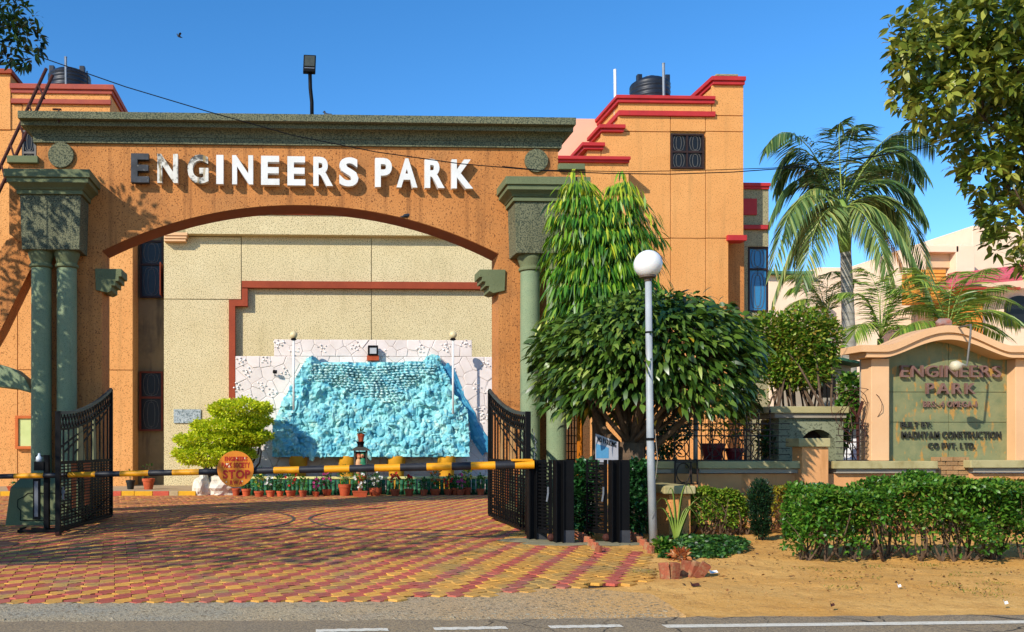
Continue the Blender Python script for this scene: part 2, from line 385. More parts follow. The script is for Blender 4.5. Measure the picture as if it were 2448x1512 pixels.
# patched concrete and grit strip between road and pavers
def gritmat():
    m, t, b = nodes('gritty edge'); g = N(t, 'NewGeometry').outputs['Position']
    c = mix(t, ramp(t, noise_n(t, 1.1, 6, .65, g), .38, .62), lin('#b09c78'), lin('#9a917c'))
    sp = N(t, 'SeparateXYZ'); t.links.new(g, sp.inputs[0]); ad = N(t, 'Math', operation='MULTIPLY_ADD'); t.links.new(noise_n(t, .9, 5, .6, g), ad.inputs[0]); ad.inputs[1].default_value = 4.0; t.links.new(sp.outputs[0], ad.inputs[2])
    mr = N(t, 'MapRange'); mr.inputs[1].default_value = 1.6; mr.inputs[2].default_value = 5.2; t.links.new(ad.outputs[0], mr.inputs[0])
    c = mix(t, mr.outputs[0], c, lin('#d2a05c'))                 # sand blown over the strip towards the verge
    c = mix(t, ramp(t, noise_n(t, 26, 4, .6, g), .54, .62), c, lin('#77664a'))
    c = mix(t, ramp(t, noise_n(t, 48, 3, .6, g), .6, .68), c, lin('#d8c8a4'))
    t.links.new(c, b.inputs['Base Color']); b.inputs['Roughness'].default_value = .95
    bn = N(t, 'Bump'); bn.inputs['Strength'].default_value = .9; bn.inputs['Distance'].default_value = .025
    t.links.new(noise_n(t, 34, 5, .65, g), bn.inputs['Height']); t.links.new(bn.outputs[0], b.inputs['Normal']); return m
GRIT = gritmat()
sm = M(); a, b2 = [], []
for x in np.linspace(-700, 1640, 140):
    a.append(G(x, np.interp(x, [-700,0,700,1250,1640], [1496,1489,1487,1484,1478]) + 3*noise.noise(Vector((x*.03,9,0))), .008))
    b2.append(G(x, np.interp(x, [-700,0,600,900,1150,1350,1560,1640], [1447,1441,1438,1432,1419,1403,1420,1472]) + 2*noise.noise(Vector((x*.05,2,0))), .026))
n = len(a); sm.add(a + b2, [(i, i+1, n+i+1, n+i) for i in range(n-1)]); struct('grit_strip', sm, GRIT)
def pebmesh(seed, n=12, flat=.6):
    rr = random.Random(seed); bm = bmesh.new()
    for _ in range(n):
        v = Vector((rr.gauss(0,1), rr.gauss(0,1), rr.gauss(0,1))).normalized()
        bm.verts.new((v.x, v.y, v.z * flat))
    r = bmesh.ops.convex_hull(bm, input=bm.verts)
    bmesh.ops.delete(bm, geom=[g for g in r['geom_interior'] if isinstance(g, bmesh.types.BMVert)], context='VERTS')
    bmesh.ops.recalc_face_normals(bm, faces=bm.faces)
    bm.verts.index_update(); vs = [tuple(v.co) for v in bm.verts]; fs = [tuple(v.index for v in f.verts) for f in bm.faces]; bm.free(); return vs, fs
PEB = [pebmesh(i) for i in range(8)]
gv = M()
for _ in range(2600):
    x = random.uniform(-300, 1600); yl = np.interp(x, [-300,0,700,1250,1640], [1490,1488,1485,1482,1476])
    p = G(x, yl - abs(random.gauss(0, 10)) - 1, .008); s = random.uniform(.004, .016) * (1 if random.random() < .97 else 2)
    vs, fs = random.choice(PEB); gv.add([(p.x + v[0]*s, p.y + v[1]*s, p.z + v[2]*s) for v in vs], fs)
part('gravel', gv, pmat('gravel', '#a89a80', '#7f7158', 30, .9), None, kind='stuff')
gv = M()
for _ in range(1500):
    p = Vector((random.uniform(3.5, 12), random.uniform(8.2, 13.5), .02)); s = random.uniform(.004, .014)
    p.z = .03 + .02 * noise.noise(p)
    vs, fs = random.choice(PEB); gv.add([(p.x + v[0]*s, p.y + v[1]*s, p.z + v[2]*s) for v in vs], fs)
part('grit_on_verge', gv, pmat('verge grit', '#b88a50', '#7d5a34', 30, .9), None, kind='stuff')

# forecourt: wavy-edged interlocking pavers
TW, TP, TS, GAP = .163, .232, .112, .0028
BASE = pmat('paver bed', '#4a3a2a', '#3a2e22', 5, .95)
PY = pmat('yellow paver', '#dca044', '#cc9242', 3, .85, .3, 60, '#9a6a28', 70, (.6,.68), obj=.16, grime='#9c8450', gth=(.46,.7), gscale=1.4, streak='#7d5f38', sth=(.6,.8), sk=(.5,1.1,1))
PR = pmat('red paver', '#c2604a', '#b25442', 3, .85, .3, 60, '#7a3a30', 70, (.6,.68), obj=.16, grime='#9a6a56', gth=(.46,.7), gscale=1.4, streak='#6e4438', sth=(.6,.8), sk=(.5,1.1,1))
pave = root('paved_forecourt', (0, 14, 0), None, None); pave['kind'] = 'structure'
SEG = 5
def curveC(t): return np.array((t * TW, .026 * math.sin(2 * math.pi * t)))
def curveD(t): return np.array((t * TS + .042 * math.sin(2 * math.pi * t), t * TP))
def outline(seg):
    a, b = np.array((TW, 0)), np.array((TS, TP)); o = []
    for i in range(seg): o.append(curveC(i / seg))
    for i in range(seg): o.append(a + curveD(i / seg))
    for i in range(seg): o.append(a + b - np.array((0,0)) + (curveC(1 - i / seg) - a))
    for i in range(seg): o.append(curveD(1 - i / seg))
    return np.array(o)
def tile(seg):
    o = outline(seg); c = o.mean(0); o = o - c
    nrm = np.roll(o, -1, 0) - np.roll(o, 1, 0); nrm = np.stack([nrm[:, 1], -nrm[:, 0]], 1); nrm /= np.linalg.norm(nrm, axis=1, keepdims=True)
    k = len(o); t1 = o - nrm * (GAP + .005); t0 = o - nrm * GAP
    vs = [(x, y, .034) for x, y in t1] + [(x, y, .029) for x, y in t0] + [(x, y, .005) for x, y in t0]
    fs = [tuple(range(k))] + [((i+1) % k, i, k+i, k+(i+1) % k) for i in range(k)] + [(k+(i+1) % k, k+i, 2*k+i, 2*k+(i+1) % k) for i in range(k)]
    return vs, fs
FX = [G(x, y) for x, y in ((-700,1457),(0,1452),(600,1449),(900,1443),(1150,1430),(1350,1412),(1560,1396),(1640,1391))]
fxx, fxy = [p.x for p in FX], [p.y for p in FX]
r1, r2, r3 = G(1556,1396), G(1556,1330), G(1365,1290)
def inside(x, y):
    if y < np.interp(x, fxx, fxy): return False
    return x < np.interp(y, [r1.y, r2.y, r3.y, 17.0, 17.01, 40], [r1.x, r2.x, r3.x, 4.4, 7.5, 7.5]) and x > -10 and y < 26.2
tl = []
for r in range(0, 90):
    y = 7.6 + r * TP
    for c in range(-140, 140):
        x = c * TW + r * TS - 5
        if x < -10 or x > 8: continue
        jx = .02 * math.sin(y * .8) ; xx = x + TW/2 + TS/2; yy = y + TP/2
        if not inside(xx, yy): continue
        per = 2 if xx < .7 + .35 * (yy - 8) + .3 * math.sin(yy) else 3
        tl.append((xx, yy, 1 if (c % per) == 0 else 0))
def pix(x, y):
    t = x * SP + y * CP; return CX + F * (x * CP - y * SP) / t, HY + F * CH / t
vis = [q for q in tl if -10 < pix(q[0], q[1])[0] < 2460 and pix(q[0], q[1])[1] < 1520]
vis.sort(key=lambda q: q[0]**2 + q[1]**2)
near = set(vis[:300])
tv, tf = tile(4); mt_ = M(); mt_.add(tv, tf); ymesh = datamesh('paver', mt_, PY); rmesh = datamesh('paver_red', mt_, PR)
far = {0: M(), 1: M()}; tv3, tf3 = tile(3)
for q in tl:
    dz = random.uniform(-.004, .004) + .012 * noise.noise(Vector((q[0] * .9, q[1] * .9, 0))); 
    if q in near:
        shared('paver', rmesh if q[2] else ymesh, pave, (q[0], q[1], dz), (random.gauss(0,.014), random.gauss(0,.014), random.gauss(0,.008)))
    else:
        vv, ff = (tv, tf) if q[1] < 14 else (tv3, tf3)
        tx, ty = random.gauss(0,.014), random.gauss(0,.014)
        far[q[2]].add([(q[0]+v[0], q[1]+v[1], v[2]+dz + v[0]*tx + v[1]*ty) for v in vv], ff)
part('yellow_pavers', far[0], PY, pave, kind='stuff'); part('red_pavers', far[1], PR, pave, kind='stuff')
bm_ = M(); ys = np.linspace(7.4, 25.9, 60)
lx = [(-10.1, max(y, np.interp(-10.1, fxx, fxy))) for y in ys]
xs = np.linspace(-10.1, 4.6, 60); ed = [np.interp(x, fxx, fxy) - .0 for x in xs]
bm_.add([(x, e, .003) for x, e in zip(xs, ed)] + [(x, 26.6, .003) for x in xs], [(i, i+1, 61+i-0, 60+i) for i in range(59)])
bm_.box(4.6, 7.5, 17.0, 26.6, -.01, .0031)
part('bed', bm_, BASE, pave)
# gate wheel tracks set into the pavers
TRK = pmat('worn steel track', '#453a34', '#5c4c40', 8, .55, .1, metal=.4)
HL, HR = G(268, 1246), G(1172, 1245); HL.y = HR.y = 17.55
EL, ER = G(139, 1287), G(1262, 1284)
for Hc, sgn, lab in ((HL, 1, ''), (HR, -1, '')):
    tm = M(); r0 = 3.62; n = 48; a0, a1 = (-80, 60) if sgn > 0 else (120, 262)
    ring = [(R(a0 + (a1-a0)*i/n)) for i in range(n + 1)]
    vs = []
    for rr in (r0 - .03, r0 + .03):
        for z in (.0, .041): vs += [(Hc.x + rr*math.cos(t), Hc.y + rr*math.sin(t), z) for t in ring]
    k = n + 1
    tm.add(vs, [(k+i, k+i+1, 3*k+i+1, 3*k+i) for i in range(n)] + [(i, i+1, k+i+1, k+i) for i in range(n)] + [(3*k+i, 3*k+i+1, 2*k+i+1, 2*k+i) for i in range(n)])
    part('wheel_track', tm, TRK, pave)
mh = M(); c = G(5, 1308); mh.lathe(c.x - .1, c.y, [(.34,.0),(.34,.04),(.30,.046),(.0,.046)], 28, 1, 1); part('manhole_cover', mh, pmat('cast iron', '#3c3a38', '#55504a', 9, .6, metal=.5), pave)
# painted kerb and raised strip before the building
kerb = root('painted_kerb', (-5, 24.4, 0), None, None); kerb['kind'] = 'structure'
KY = pmat('kerb yellow', '#e0a824', '#cf9a20', 5, .8, .2, 40, grime='#a8834a', gth=(.55,.75), gscale=4); KR = pmat('kerb red', '#c4583f', '#b54f3a', 5, .8, .2, 40, grime='#b08a6a', gth=(.55,.75), gscale=4)
KC = pmat('kerb bare', '#b7a27a', '#a8926a', 5, .85, .2, 40)
KYY = 26.0; xs = [-260,-150,-60,0,52,100,150,210,270,290,321,365,404,426,468]
for i in range(len(xs) - 1):
    m = M(); x0, x1 = AX(xs[i], KYY) + .006, AX(xs[i+1], KYY) - .006
    m.box(x0, x1, KYY, KYY + .16, 0, .16 + random.uniform(-.006,.006))
    part('kerb_block', m, (KY, KR, KY, KC)[(i + 1) % 4] if i < 10 else (KY, KR, KC, KY)[(i - 10) % 4], kerb, bevel=.012)
m = M(); m.box(-14, AX(500, KYY), KYY + .17, 31, 0, .15); part('raised_strip', m, pmat('cement strip', '#b39a78', '#a08a6a', 2, .9, .4, 25), kerb)
# ---------------------------------------------------------------- entrance arch
WY, WB = 17.4, 18.05                                           # front and back of the arch wall
arch = root('entrance_arch', (AX(718, WY), WY + .3, 0), 'orange stucco entrance arch with green columns and white raised lettering', 'entrance arch')
def q(x, y, Y=WY): p = A(x, y, Y); return (p.x, p.z)
pl = [(84,1262),(84,600),(22,560),(22,392),(88,390),(88,320),(1334,333),(1334,404),(1400,404),(1400,570),(1354,640),(1354,1262),(1192,1262)]
pl = [q(*p) for p in pl]
zt = lambda p: (p[0], 0.0)
pl[0] = zt(pl[0]); pl[11] = zt(pl[11]); pl[12] = zt(pl[12])
arc = []
for i in range(41):
    x = 1192 - 948 * i / 40; h = math.sqrt(1050.6**2 - (x - 718)**2) - (1050.6 - 113)
    arc.append(q(x, 600 + 7 * (x - 244) / 948 - h))
e = q(244, 1262); wall = M(); wall.prism(pl + arc + [(e[0], 0)], WY, WB)
part('wall', wall, STUC, arch)
# darker lining of the opening, a little inside the wall's edges
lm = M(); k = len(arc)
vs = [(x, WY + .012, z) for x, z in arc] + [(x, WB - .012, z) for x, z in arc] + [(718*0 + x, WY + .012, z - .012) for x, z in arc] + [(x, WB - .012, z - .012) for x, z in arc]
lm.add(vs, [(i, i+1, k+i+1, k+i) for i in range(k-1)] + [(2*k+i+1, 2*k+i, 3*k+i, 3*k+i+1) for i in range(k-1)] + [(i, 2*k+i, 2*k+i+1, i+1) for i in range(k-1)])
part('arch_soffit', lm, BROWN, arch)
# left wing brace
wg = M(); wg.prism([q(*p, WY + .1) for p in ((60,552),(15,575),(-230,985),(-110,985),(0,792),(72,645),(84,645),(84,552))], WY + .1, WB - .1); part('wing_brace', wg, STUC, arch)
wg = M(); o = [(-140,858),(-60,862),(0,872),(35,884),(58,903),(74,932)]; iw = [(74,940),(40,931),(0,926),(-60,918),(-140,914)]
wg.prism([q(*p, WY - .15) for p in o + iw], WY - .15, WY + .3); part('wing_lintel', wg, TEAL, arch, bevel=.03)
# cornice, one stepped profile swept along the front with returns
def stepped(m, xl, xr, yf, yb, prof, lat=1.0):                 # prof: (overhang, z) from top to bottom
    for (o0, z0), (o1, z1) in zip(prof[:-1], prof[1:]):
        if abs(z0 - z1) < 1e-5: continue
        m.frustum((xl - o1*lat, xr + o1*lat, yf - o1, yb), z1, (xl - o0*lat, xr + o0*lat, yf - o0, yb), z0)
cz = lambda y: (AZ(y, 700, WY - .4))
zc = [cz(y) for y in (274, 291, 293, 302, 318, 321, 333)]
cor = M(); xl, xr = AX(88, WY), AX(1334, WY)
P = [(.42, zc[0]), (.42, zc[1])]; stepped(cor, xl, xr, WY, WB + .3, P, .56)
stepped(cor, xl, xr, WY, WB + .25, [(.28, zc[1]), (.28, zc[3])], .8)
n = 6; cav = [(.225 - .15 * math.sin(i / n * math.pi / 2), zc[3] + (zc[4] - zc[3]) * (1 - math.cos(i / n * math.pi / 2))) for i in range(n + 1)]
stepped(cor, xl, xr, WY, WB + .1, cav); stepped(cor, xl, xr, WY, WB + .05, [(.06, zc[4]), (.06, zc[6])])
part('cornice', cor, GREEN, arch, bevel=.008)
for x, y, r in ((147, 373, 30), (1281, 386, 28)):
    m = M(); c = A(x, y, WY); m.disc((c.x, c.z), r / F * WY, WY - .06, WY + .02, 40); part('medallion', m, GREEN, arch, bevel=.01)
for x0, x1, y0, y1 in ((16, 90, 372, 389), (1336, 1399, 391, 405)):
    m = M(); m.pbox(x0, y0, x1, y1, WY - .1, WB); part('ledge', m, GREENS, arch, bevel=.01)
# pillars: capital, two columns, plinth
def pillar(xs, xb, ytop, ybl, cols, side):
    X0, X1 = AX(xb[0], WY - .58), AX(xb[1], WY - .58)
    zb, zt_ = AZ(ybl, sum(xb) / 2, WY - .58), AZ(ytop + 62, sum(xb) / 2, WY - .58)
    m = M(); m.frustum((X0 + .0, X1 - .0, WY - .58, WY + .02), zb, (X0 - .03, X1 + .03, WY - .61, WY + .02), zt_); cap = part('capital_block', m, GREEN, arch, bevel=.012)
    m = M(); z0 = zt_
    hs_ = [(.05, 0), (.05, .10), (.09, .10)]
    stepped(m, X0, X1, WY - .58, WY + .02, [(.075, z0 + .08), (.075, z0)])
    n = 5; stepped(m, X0, X1, WY - .58, WY + .02, [(.10 + .11 * (1 - math.cos((n - i) / n * math.pi / 2)), z0 + .08 + .10 * (n - i) / n) for i in range(n + 1)])
    stepped(m, X0, X1, WY - .58, WY + .02, [(.215, z0 + .27), (.215, z0 + .18)])
    stepped(m, X0, X1, WY - .58, WY + .02, [(.255, z0 + .42), (.255, z0 + .27)])
    part('capital', m, GREENS, arch, bevel=.008)
    zpl = .92
    for cx in cols:
        yc = WY - .3; xx = AX(cx, yc); r = .192
        m = M(); m.lathe(xx, yc, [(r * 1.02, zpl - .1), (r, zpl + .05), (r * .97, zb - .3)], 26); part('column', m, TEAL, arch, 'auto')
        m = M(); m.lathe(xx, yc, [(r, zb - .31), (r * 1.14, zb - .29), (r * 1.17, zb - .26), (r * 1.13, zb - .235), (r * 1.0, zb - .22), (r * 1.04, zb - .17), (r * 1.2, zb - .09), (r * 1.26, zb - .05), (r * 1.26, zb)], 26)
        part('column_neck', m, GREENS, arch, 'auto')
    xm = (AX(cols[0], WY - .3) + AX(cols[1], WY - .3)) / 2
    m = M(); m.frustum((xm - .7, xm + .7, WY - 1.0, WY + .02), 0, (xm - .63, xm + .63, WY - .92, WY + .02), .72)
    m.frustum((xm - .63, xm + .63, WY - .92, WY + .02), .72, (xm - .5, xm + .5, WY - .62, WY + .02), .93)
    pb = part('plinth', m, GREENS, arch, bevel=.012)
    m = M(); c_ = [(-.42, .12), (.42, .12), (.42, .3), (.48, .36), (.48, .5), (.38, .55), (.3, .62), (-.3, .62), (-.38, .55), (-.48, .5), (-.48, .36), (-.42, .3)]
    for a, b in zip(c_, c_[1:] + c_[:1]):
        m.bar((xm + a[0], WY - 1.0 + .08 * a[1] / .72 - .004, a[1]), (xm + b[0], WY - 1.0 + .08 * b[1] / .72 - .004, b[1]), .014)
    part('plinth_moulding', m, DARK, pb)
pillar(None, (52, 190), 405, 597, (99, 160), 'l')
pillar(None, (1234, 1371), 422, 606, (1267, 1330), 'r')
# stepped corbels in the opening
for sgn, x0, y0 in ((1, 244, 644), (-1, 1192, 646)):
    m = M(); X0 = AX(x0, WY); Z0 = AZ(y0, x0, WY)
    st = [(.42, 0), (.42, -.15), (.36, -.15), (.36, -.24), (.29, -.24), (.29, -.33), (.21, -.33), (.21, -.43), (.12, -.47), (-.12, -.42), (-.14, 0)]
    m.prism([(X0 + sgn * a * .93, Z0 + b) for a, b in st], WY - .05, WB - .15); part('corbel', m, GREENS, arch, bevel=.008)
# lettering over the opening
LT = [('E',313,356),('N',376,425),('G',448,498),('I',517,534),('N',555,605),('E',624,668),('E',687,730),('R',749,796),('S',811,857),('P',897,937),('A',948,998),('R',1016,1063),('K',1080,1131)]
for i, (ch, x0, x1) in enumerate(LT):
    yt = 367 + 15 * (x0 - 313) / 790; xm = (x0 + x1) / 2; Yf = WY - .17
    o = part('letter', glyph(ch, .035, AX(x0, Yf), AX(x1, Yf), AZ(yt + 69.5, xm, Yf), AZ(yt, xm, Yf), Yf, WY - .05), (BLETT if i == 0 else WEATH if i in (1, 2) else WHITEP), arch,
             label=('blackened raised letter E' if i == 0 else 'peeling raised letter ' + ch if i in (1, 2) else None))
# floodlight on top of the cornice, rusty bracket, pigeons
zc0 = zc[0]; YF = WY + .3
fl = root('floodlight', (AX(745, YF), YF, zc0), 'black floodlight on a bent pole on top of the entrance arch', 'floodlight')
m = M(); m.tube([(AX(746, YF), YF, zc0), (AX(745.5, YF), YF, AZ(245, 745, YF)), (AX(742, YF), YF, AZ(212, 745, YF)), (AX(741, YF), YF, AZ(176, 745, YF))], .038, 10); part('pole', m, BLACK, fl, True)
m = M(); m.box(-.125, .125, -.05, .05, -.19, .19); hx = Matrix.Translation(A(740, 155, YF)) @ Matrix.Rotation(R(-12), 4, 'X') @ Matrix.Rotation(R(2), 4, 'Y'); m.xform(hx); part('lamp_head', m, BLACK, fl, bevel=.012)
m = M(); m.box(-.1, .1, -.058, -.051, -.07, .16); m.xform(hx); part('lens', m, pmat('dusty lens', '#4a4d44', '#3a3d36', 6, .3), fl)
m = M(); m.box(-.1, .1, -.062, -.05, -.125, -.11); m.xform(hx); part('driver_rib', m, STEEL, fl)
m = M(); p = A(138, 262, WY - .36); m.box(p.x - .1, p.x + .06, WY - .36, WY - .3, p.z, p.z + .02); m.box(p.x, p.x + .03, WY - .36, WY - .33, p.z - .24, p.z); thing('rusty_bracket', m, RUST, 'small rusty bracket hooked over the left end of the arch cornice', 'bracket')
def bird(name, p, s, yaw, label, fly=False):
    b = root(name, p, label, 'bird'); T = Matrix.Translation(p) @ Matrix.Rotation(yaw, 4, 'Z') @ Matrix.Scale(s, 4)
    bd = pmat('pigeon feathers ' + label[:9], '#3b4048', '#2c3036', 20, .6)
    m = M(); m.tube([(-.62,0,.16),(-.42,0,.2),(-.2,0,.26),(.05,0,.34),(.2,0,.44),(.27,0,.56),(.3,0,.64)], [.02,.07,.14,.17,.14,.085,.06], 10)
    m.ball((.32,0,.66), .085, 10); m.xform(T); part('body', m, bd, b, True)
    m = M(); m.tube([(.38,0,.66),(.47,0,.63)], [.03,.006], 6); m.xform(T); part('beak', m, RUST, b)
    for sd_ in (-1, 1):
        m = M()
        if fly: m.add([(.12,sd_*.1,.4),(-.15,sd_*.1,.36),(-.3,sd_*.6,.62),(-.05,sd_*.75,.7),(.15,sd_*.5,.6)], [(0,1,2,3,4)]); m.add([(.12,sd_*.1,.38),(-.15,sd_*.1,.34),(-.3,sd_*.6,.6),(-.05,sd_*.75,.68),(.15,sd_*.5,.58)], [(4,3,2,1,0)])
        else: m.ball((-.12,sd_*.13,.3), .2, 10, (1.3,.3,.62))
        m.xform(T); part('wing', m, bd, b, True)
        if not fly:
            m = M(); m.tube([(.02,sd_*.06,.2),(.03,sd_*.06,0)], .014, 5); m.tube([(.0,sd_*.06,.01),(.1,sd_*.06,.01)], .012, 5); m.xform(T); part('foot', m, RUST, b)
p = A(785, 276, WY - .1); p.z = zc0; bird('pigeon', p, .28, R(150), 'dark pigeon perched on the cornice beside the floodlight pole')
h = q(972, 530); bird('pigeon', Vector((AX(972, WY + .1), WY + .02, AZ(525, 972, WY))), .25, R(20), 'small brown pigeon sitting on the rim of the arch opening')
bird('flying_bird', A(428, 92, 30), .2, R(200), 'dark bird flying alone in the open sky', True)
for i, (x, dz, w_) in enumerate(((975, .03, .2), (1180, .025, .16), (1312, .05, .16))):
    vs, fs = PEB[i]; m = M(); pc = A(x, 280, WY - .1); m.add([(pc.x + v[0]*w_, WY - .1 + v[1]*.1, zc0 + dz*.6 + v[2]*dz) for v in vs], fs)
    thing('mortar_lump', m, GREEN, ('flat mortar lump mid way along the cornice top', 'small mortar lump right of centre on the cornice', 'dark mortar lump at the right end of the cornice')[i], 'mortar lump', 'mortar lumps on the cornice')

# ---------------------------------------------------------------- iron gate leaves
ORP = pmat('faded orange emblem', '#a5562a', '#7f4220', 5, .7)
TAN = pmat('tan plate', '#b08a58', '#9a7548', 4, .7)
def gate_leaf(H, E, label, flip, tanp):
    d = Vector((E.x - H.x, E.y - H.y, 0)); L = d.length; d /= L; nn = Vector((-d.y, d.x, 0))
    g = root('gate_leaf', (H.x, H.y, 0), label, 'gate', 'open iron gate leaves')
    P = lambda s, z, o=0: Vector((H.x, H.y, 0)) + d * s + nn * o + Vector((0, 0, z))
    top = lambda s: 2.62 - .58 * math.sin(min(1, s / L) * math.pi / 2) ** .9 * 1.0
    zb, zm = .12, 1.22
    m = M(); m.tube([P(0, zb), P(0, top(0))], .045, 4); part('hinge_stile', m, BLACK, g)
    m = M(); m.tube([P(L, zb - .04), P(L, top(L) + .02)], .055, 4); part('free_stile', m, BLACK, g)
    m = M(); m.tube([P(0, zb), P(L, zb)], .04, 4); part('bottom_rail', m, BLACK, g)
    m = M(); m.tube([P(0, zm), P(L, zm)], .035, 4); part('middle_rail', m, BLACK, g)
    n = 20
    m = M(); m.tube([P(L * i / n, top(L * i / n)) for i in range(n + 1)], .036, 4); part('top_rail', m, pmat('worn iron ' + label[:4], '#3d4440', '#2a2e2c', 6, .5), g)
    m = M(); m.tube([P(L * i / n, top(L * i / n) - .27) for i in range(n + 1)], .022, 4); part('lower_curved_rail', m, BLACK, g)
    m = M(); k = 20
    for i in range(k):
        s0, s1 = L * i / k, L * (i + 1) / k
        m.bar(P(s0, top(s0) - .02), P(s1, top(s1) - .26), .02); m.bar(P(s0, top(s0) - .26), P(s1, top(s1) - .02), .02)
    part('lattice_band', m, BLACK, g, kind='stuff')
    for i in range(1, 12):
        s = L * i / 12; m = M(); m.bar(P(s, zm), P(s, top(s) - .27), .026); part('bar', m, BLACK, g)
    for a, b in ((.1, .75), (.3, .9), (.5, 1.0)):
        m = M(); s0, s1 = L * a, L * min(b, 1); m.bar(P(s0, top(s0) - .35), P(s1, zm + .1 + .25 * a), .024); part('diagonal_bar', m, BLACK, g)
    for a, w0, w1 in ((.62, .12, .2), (.36, .05, .1)):
        m = M(); s = L * a
        vs = [P(s - w1, zm + .02, .012), P(s + w1, zm + .02, .012), P(s + w0 + .05, top(s) - .29, .012), P(s - w0 + .05, top(s) - .29, .012)]
        vs += [v + nn * -.02 for v in vs]
        m.add(vs, [(0,1,2,3),(7,6,5,4),(0,4,5,1),(1,5,6,2),(2,6,7,3),(3,7,4,0)]); part('upper_plate', m, tanp, g)
    m = M()
    z = zb + .05
    while z < zm - .02: m.bar(P(.03, z), P(L - .03, z), .02); z += .052
    part('louvre_bars', m, BLACK, g, kind='stuff')
    for i in range(1, 16):
        s = L * i / 16; m = M(); m.bar(P(s, zb, -.03), P(s, zm, -.03), .022); part('bar', m, BLACK, g)
    m = M()
    m.bar(P(L * .05, zb + .4, .02), P(L * .5, zb + .05, .02), .02); m.bar(P(L * .5, zb + .05, .02), P(L * .95, zb + .4, .02), .02); m.bar(P(0, zb + .17, .02), P(L, zb + .17, .02), .03)
    part('lower_brace', m, BLACK, g)
    for a, w0, w1 in ((.5, .2, .12), (.74, .16, .09)):
        m = M(); s = L * a
        for o in (1,):
            vs = [P(s - w1, zb + .3, .004), P(s + w1, zb + .3, .004), P(s + w0, zm - .02, .004), P(s - w0, zm - .02, .004)]
            vs += [v + nn * -.008 for v in vs]
            m.add(vs, [(0,1,2,3),(7,6,5,4),(0,4,5,1),(1,5,6,2),(2,6,7,3),(3,7,4,0)])
        part('emblem_plate', m, ORP, g)
    m = M(); c = P(L - .02, .07); m.tube([c - nn * .03, c + nn * .03], .07, 14); part('caster_wheel', m, RUST, g)
    m = M(); c = P(L - .1, .75, .05)
    m.tube([c + Vector((0,0,.08)), c, c + d * .03 + Vector((0,0,-.12))], .014, 6); m.tube([c, c - d * .05 + Vector((0,0,-.14))], .01, 6); m.box(c.x - .03, c.x + .03, c.y - .02, c.y + .02, c.z - .03, c.z + .02); part('latch', m, STEEL, g)
    return g, P, L, d, nn
gate_leaf(HL, EL, 'left iron gate leaf swung open in front of the shaded green columns', False, pmat('greenish plate', '#8f8f66', '#7c7f58', 4, .7))
gr, GP, GL, gd, gn = gate_leaf(HR, ER, 'right iron gate leaf swung open beside the sunlit green column', True, TAN)
# chain on the right leaf
m = M()
for i in range(9):
    t = i / 8; c = GP(GL - .02, 1.75 - .5 * t, .08 + .05 * math.sin(t * 3)); m.tube([c + Vector((0,0,.03)), c + Vector((.018 if i % 2 else 0, .0 if i % 2 else .018, 0)), c - Vector((0,0,.03))], .008, 5)
thing('chain', m, STEEL, 'steel chain hanging from the right iron gate leaf', 'chain')
# steel posts right of the gate, two with a strip of gate mesh beside them
def ibeam(x, yb, ht, label, panel=None):
    b = G(x, yb); rt = root('steel_post', b, label, 'post', 'black steel posts right of the gate')
    z1 = AZ(1100, x, b.y); w_ = .12
    m = M(); m.box(b.x - w_, b.x - w_ + .02, b.y - .08, b.y + .08, 0, z1); part('flange', m, BLACK, rt)
    m = M(); m.box(b.x - .015, b.x + .0, b.y - .1, b.y + .08, 0, z1); part('flange', m, BLACK, rt)
    m = M(); m.box(b.x - w_ + .02, b.x - .015, b.y - .005, b.y + .005, 0, z1); part('web', m, BLACK, rt)
    m = M(); m.box(b.x + .0, b.x + .16, b.y - .06, b.y + .06, .0, z1); part('box_post', m, BLACK, rt, bevel=.006)
    m = M(); m.box(b.x + .003, b.x + .165, b.y - .066, b.y + .066, .0, .24); part('post_sleeve', m, pmat('grey primer ' + label[:5], '#3c3d40', '#2f3033', 8, .7), rt)
    CM = pmat('cement patch ' + label[:5], '#8a8163', '#777054', 3, .95, .4, 30)
    m = M(); m.lathe(b.x - .1, b.y, [(.5,.036),(.42,.05),(.1,.06),(0,.06)], 18, 1, .55); part('cement_footing', m, CM, rt)
    if panel:
        x0 = AX(panel, b.y) ; x1 = b.x - w_ - .02; pr = part('mesh_strip', (lambda mm: [mm.bar((x0, b.y + .5, z), (x1, b.y + .1, z), .022) for z in np.arange(.25, z1 - .03, .052)] and mm)(M()), BLACK, rt, kind='stuff')
        for f_ in (.0, .5, .96):
            m = M(); xx = x0 + (x1 - x0) * f_; yy = b.y + .5 - .4 * f_; m.tube([(xx, yy, .16), (xx, yy, z1)], .03 if f_ > .9 else .02, 4); part('bar', m, BLACK, rt)
        m = M(); m.tube([(x0, b.y + .5, .2), (x1, b.y + .1, .2)], .04, 4); part('bottom_rail', m, BLACK, rt)
        m = M(); m.ball((x1, b.y + .1, .12), .06, 10); part('caster_wheel', m, RUST, rt)
        m = M(); c = Vector((x1 - .05, b.y + .08, .78)); m.tube([c + Vector((0,0,.1)), c, c + Vector((-.02,0,-.12))], .014, 6); part('latch', m, STEEL, rt)
ibeam(1280, 1298, 0, 'black steel post at the end of the striped barrier boom')
ibeam(1344, 1306, 0, 'middle black steel post with a strip of gate mesh, of three', 1297)
ibeam(1477, 1306, 0, 'rightmost black steel post between two dark bushes', 1429)
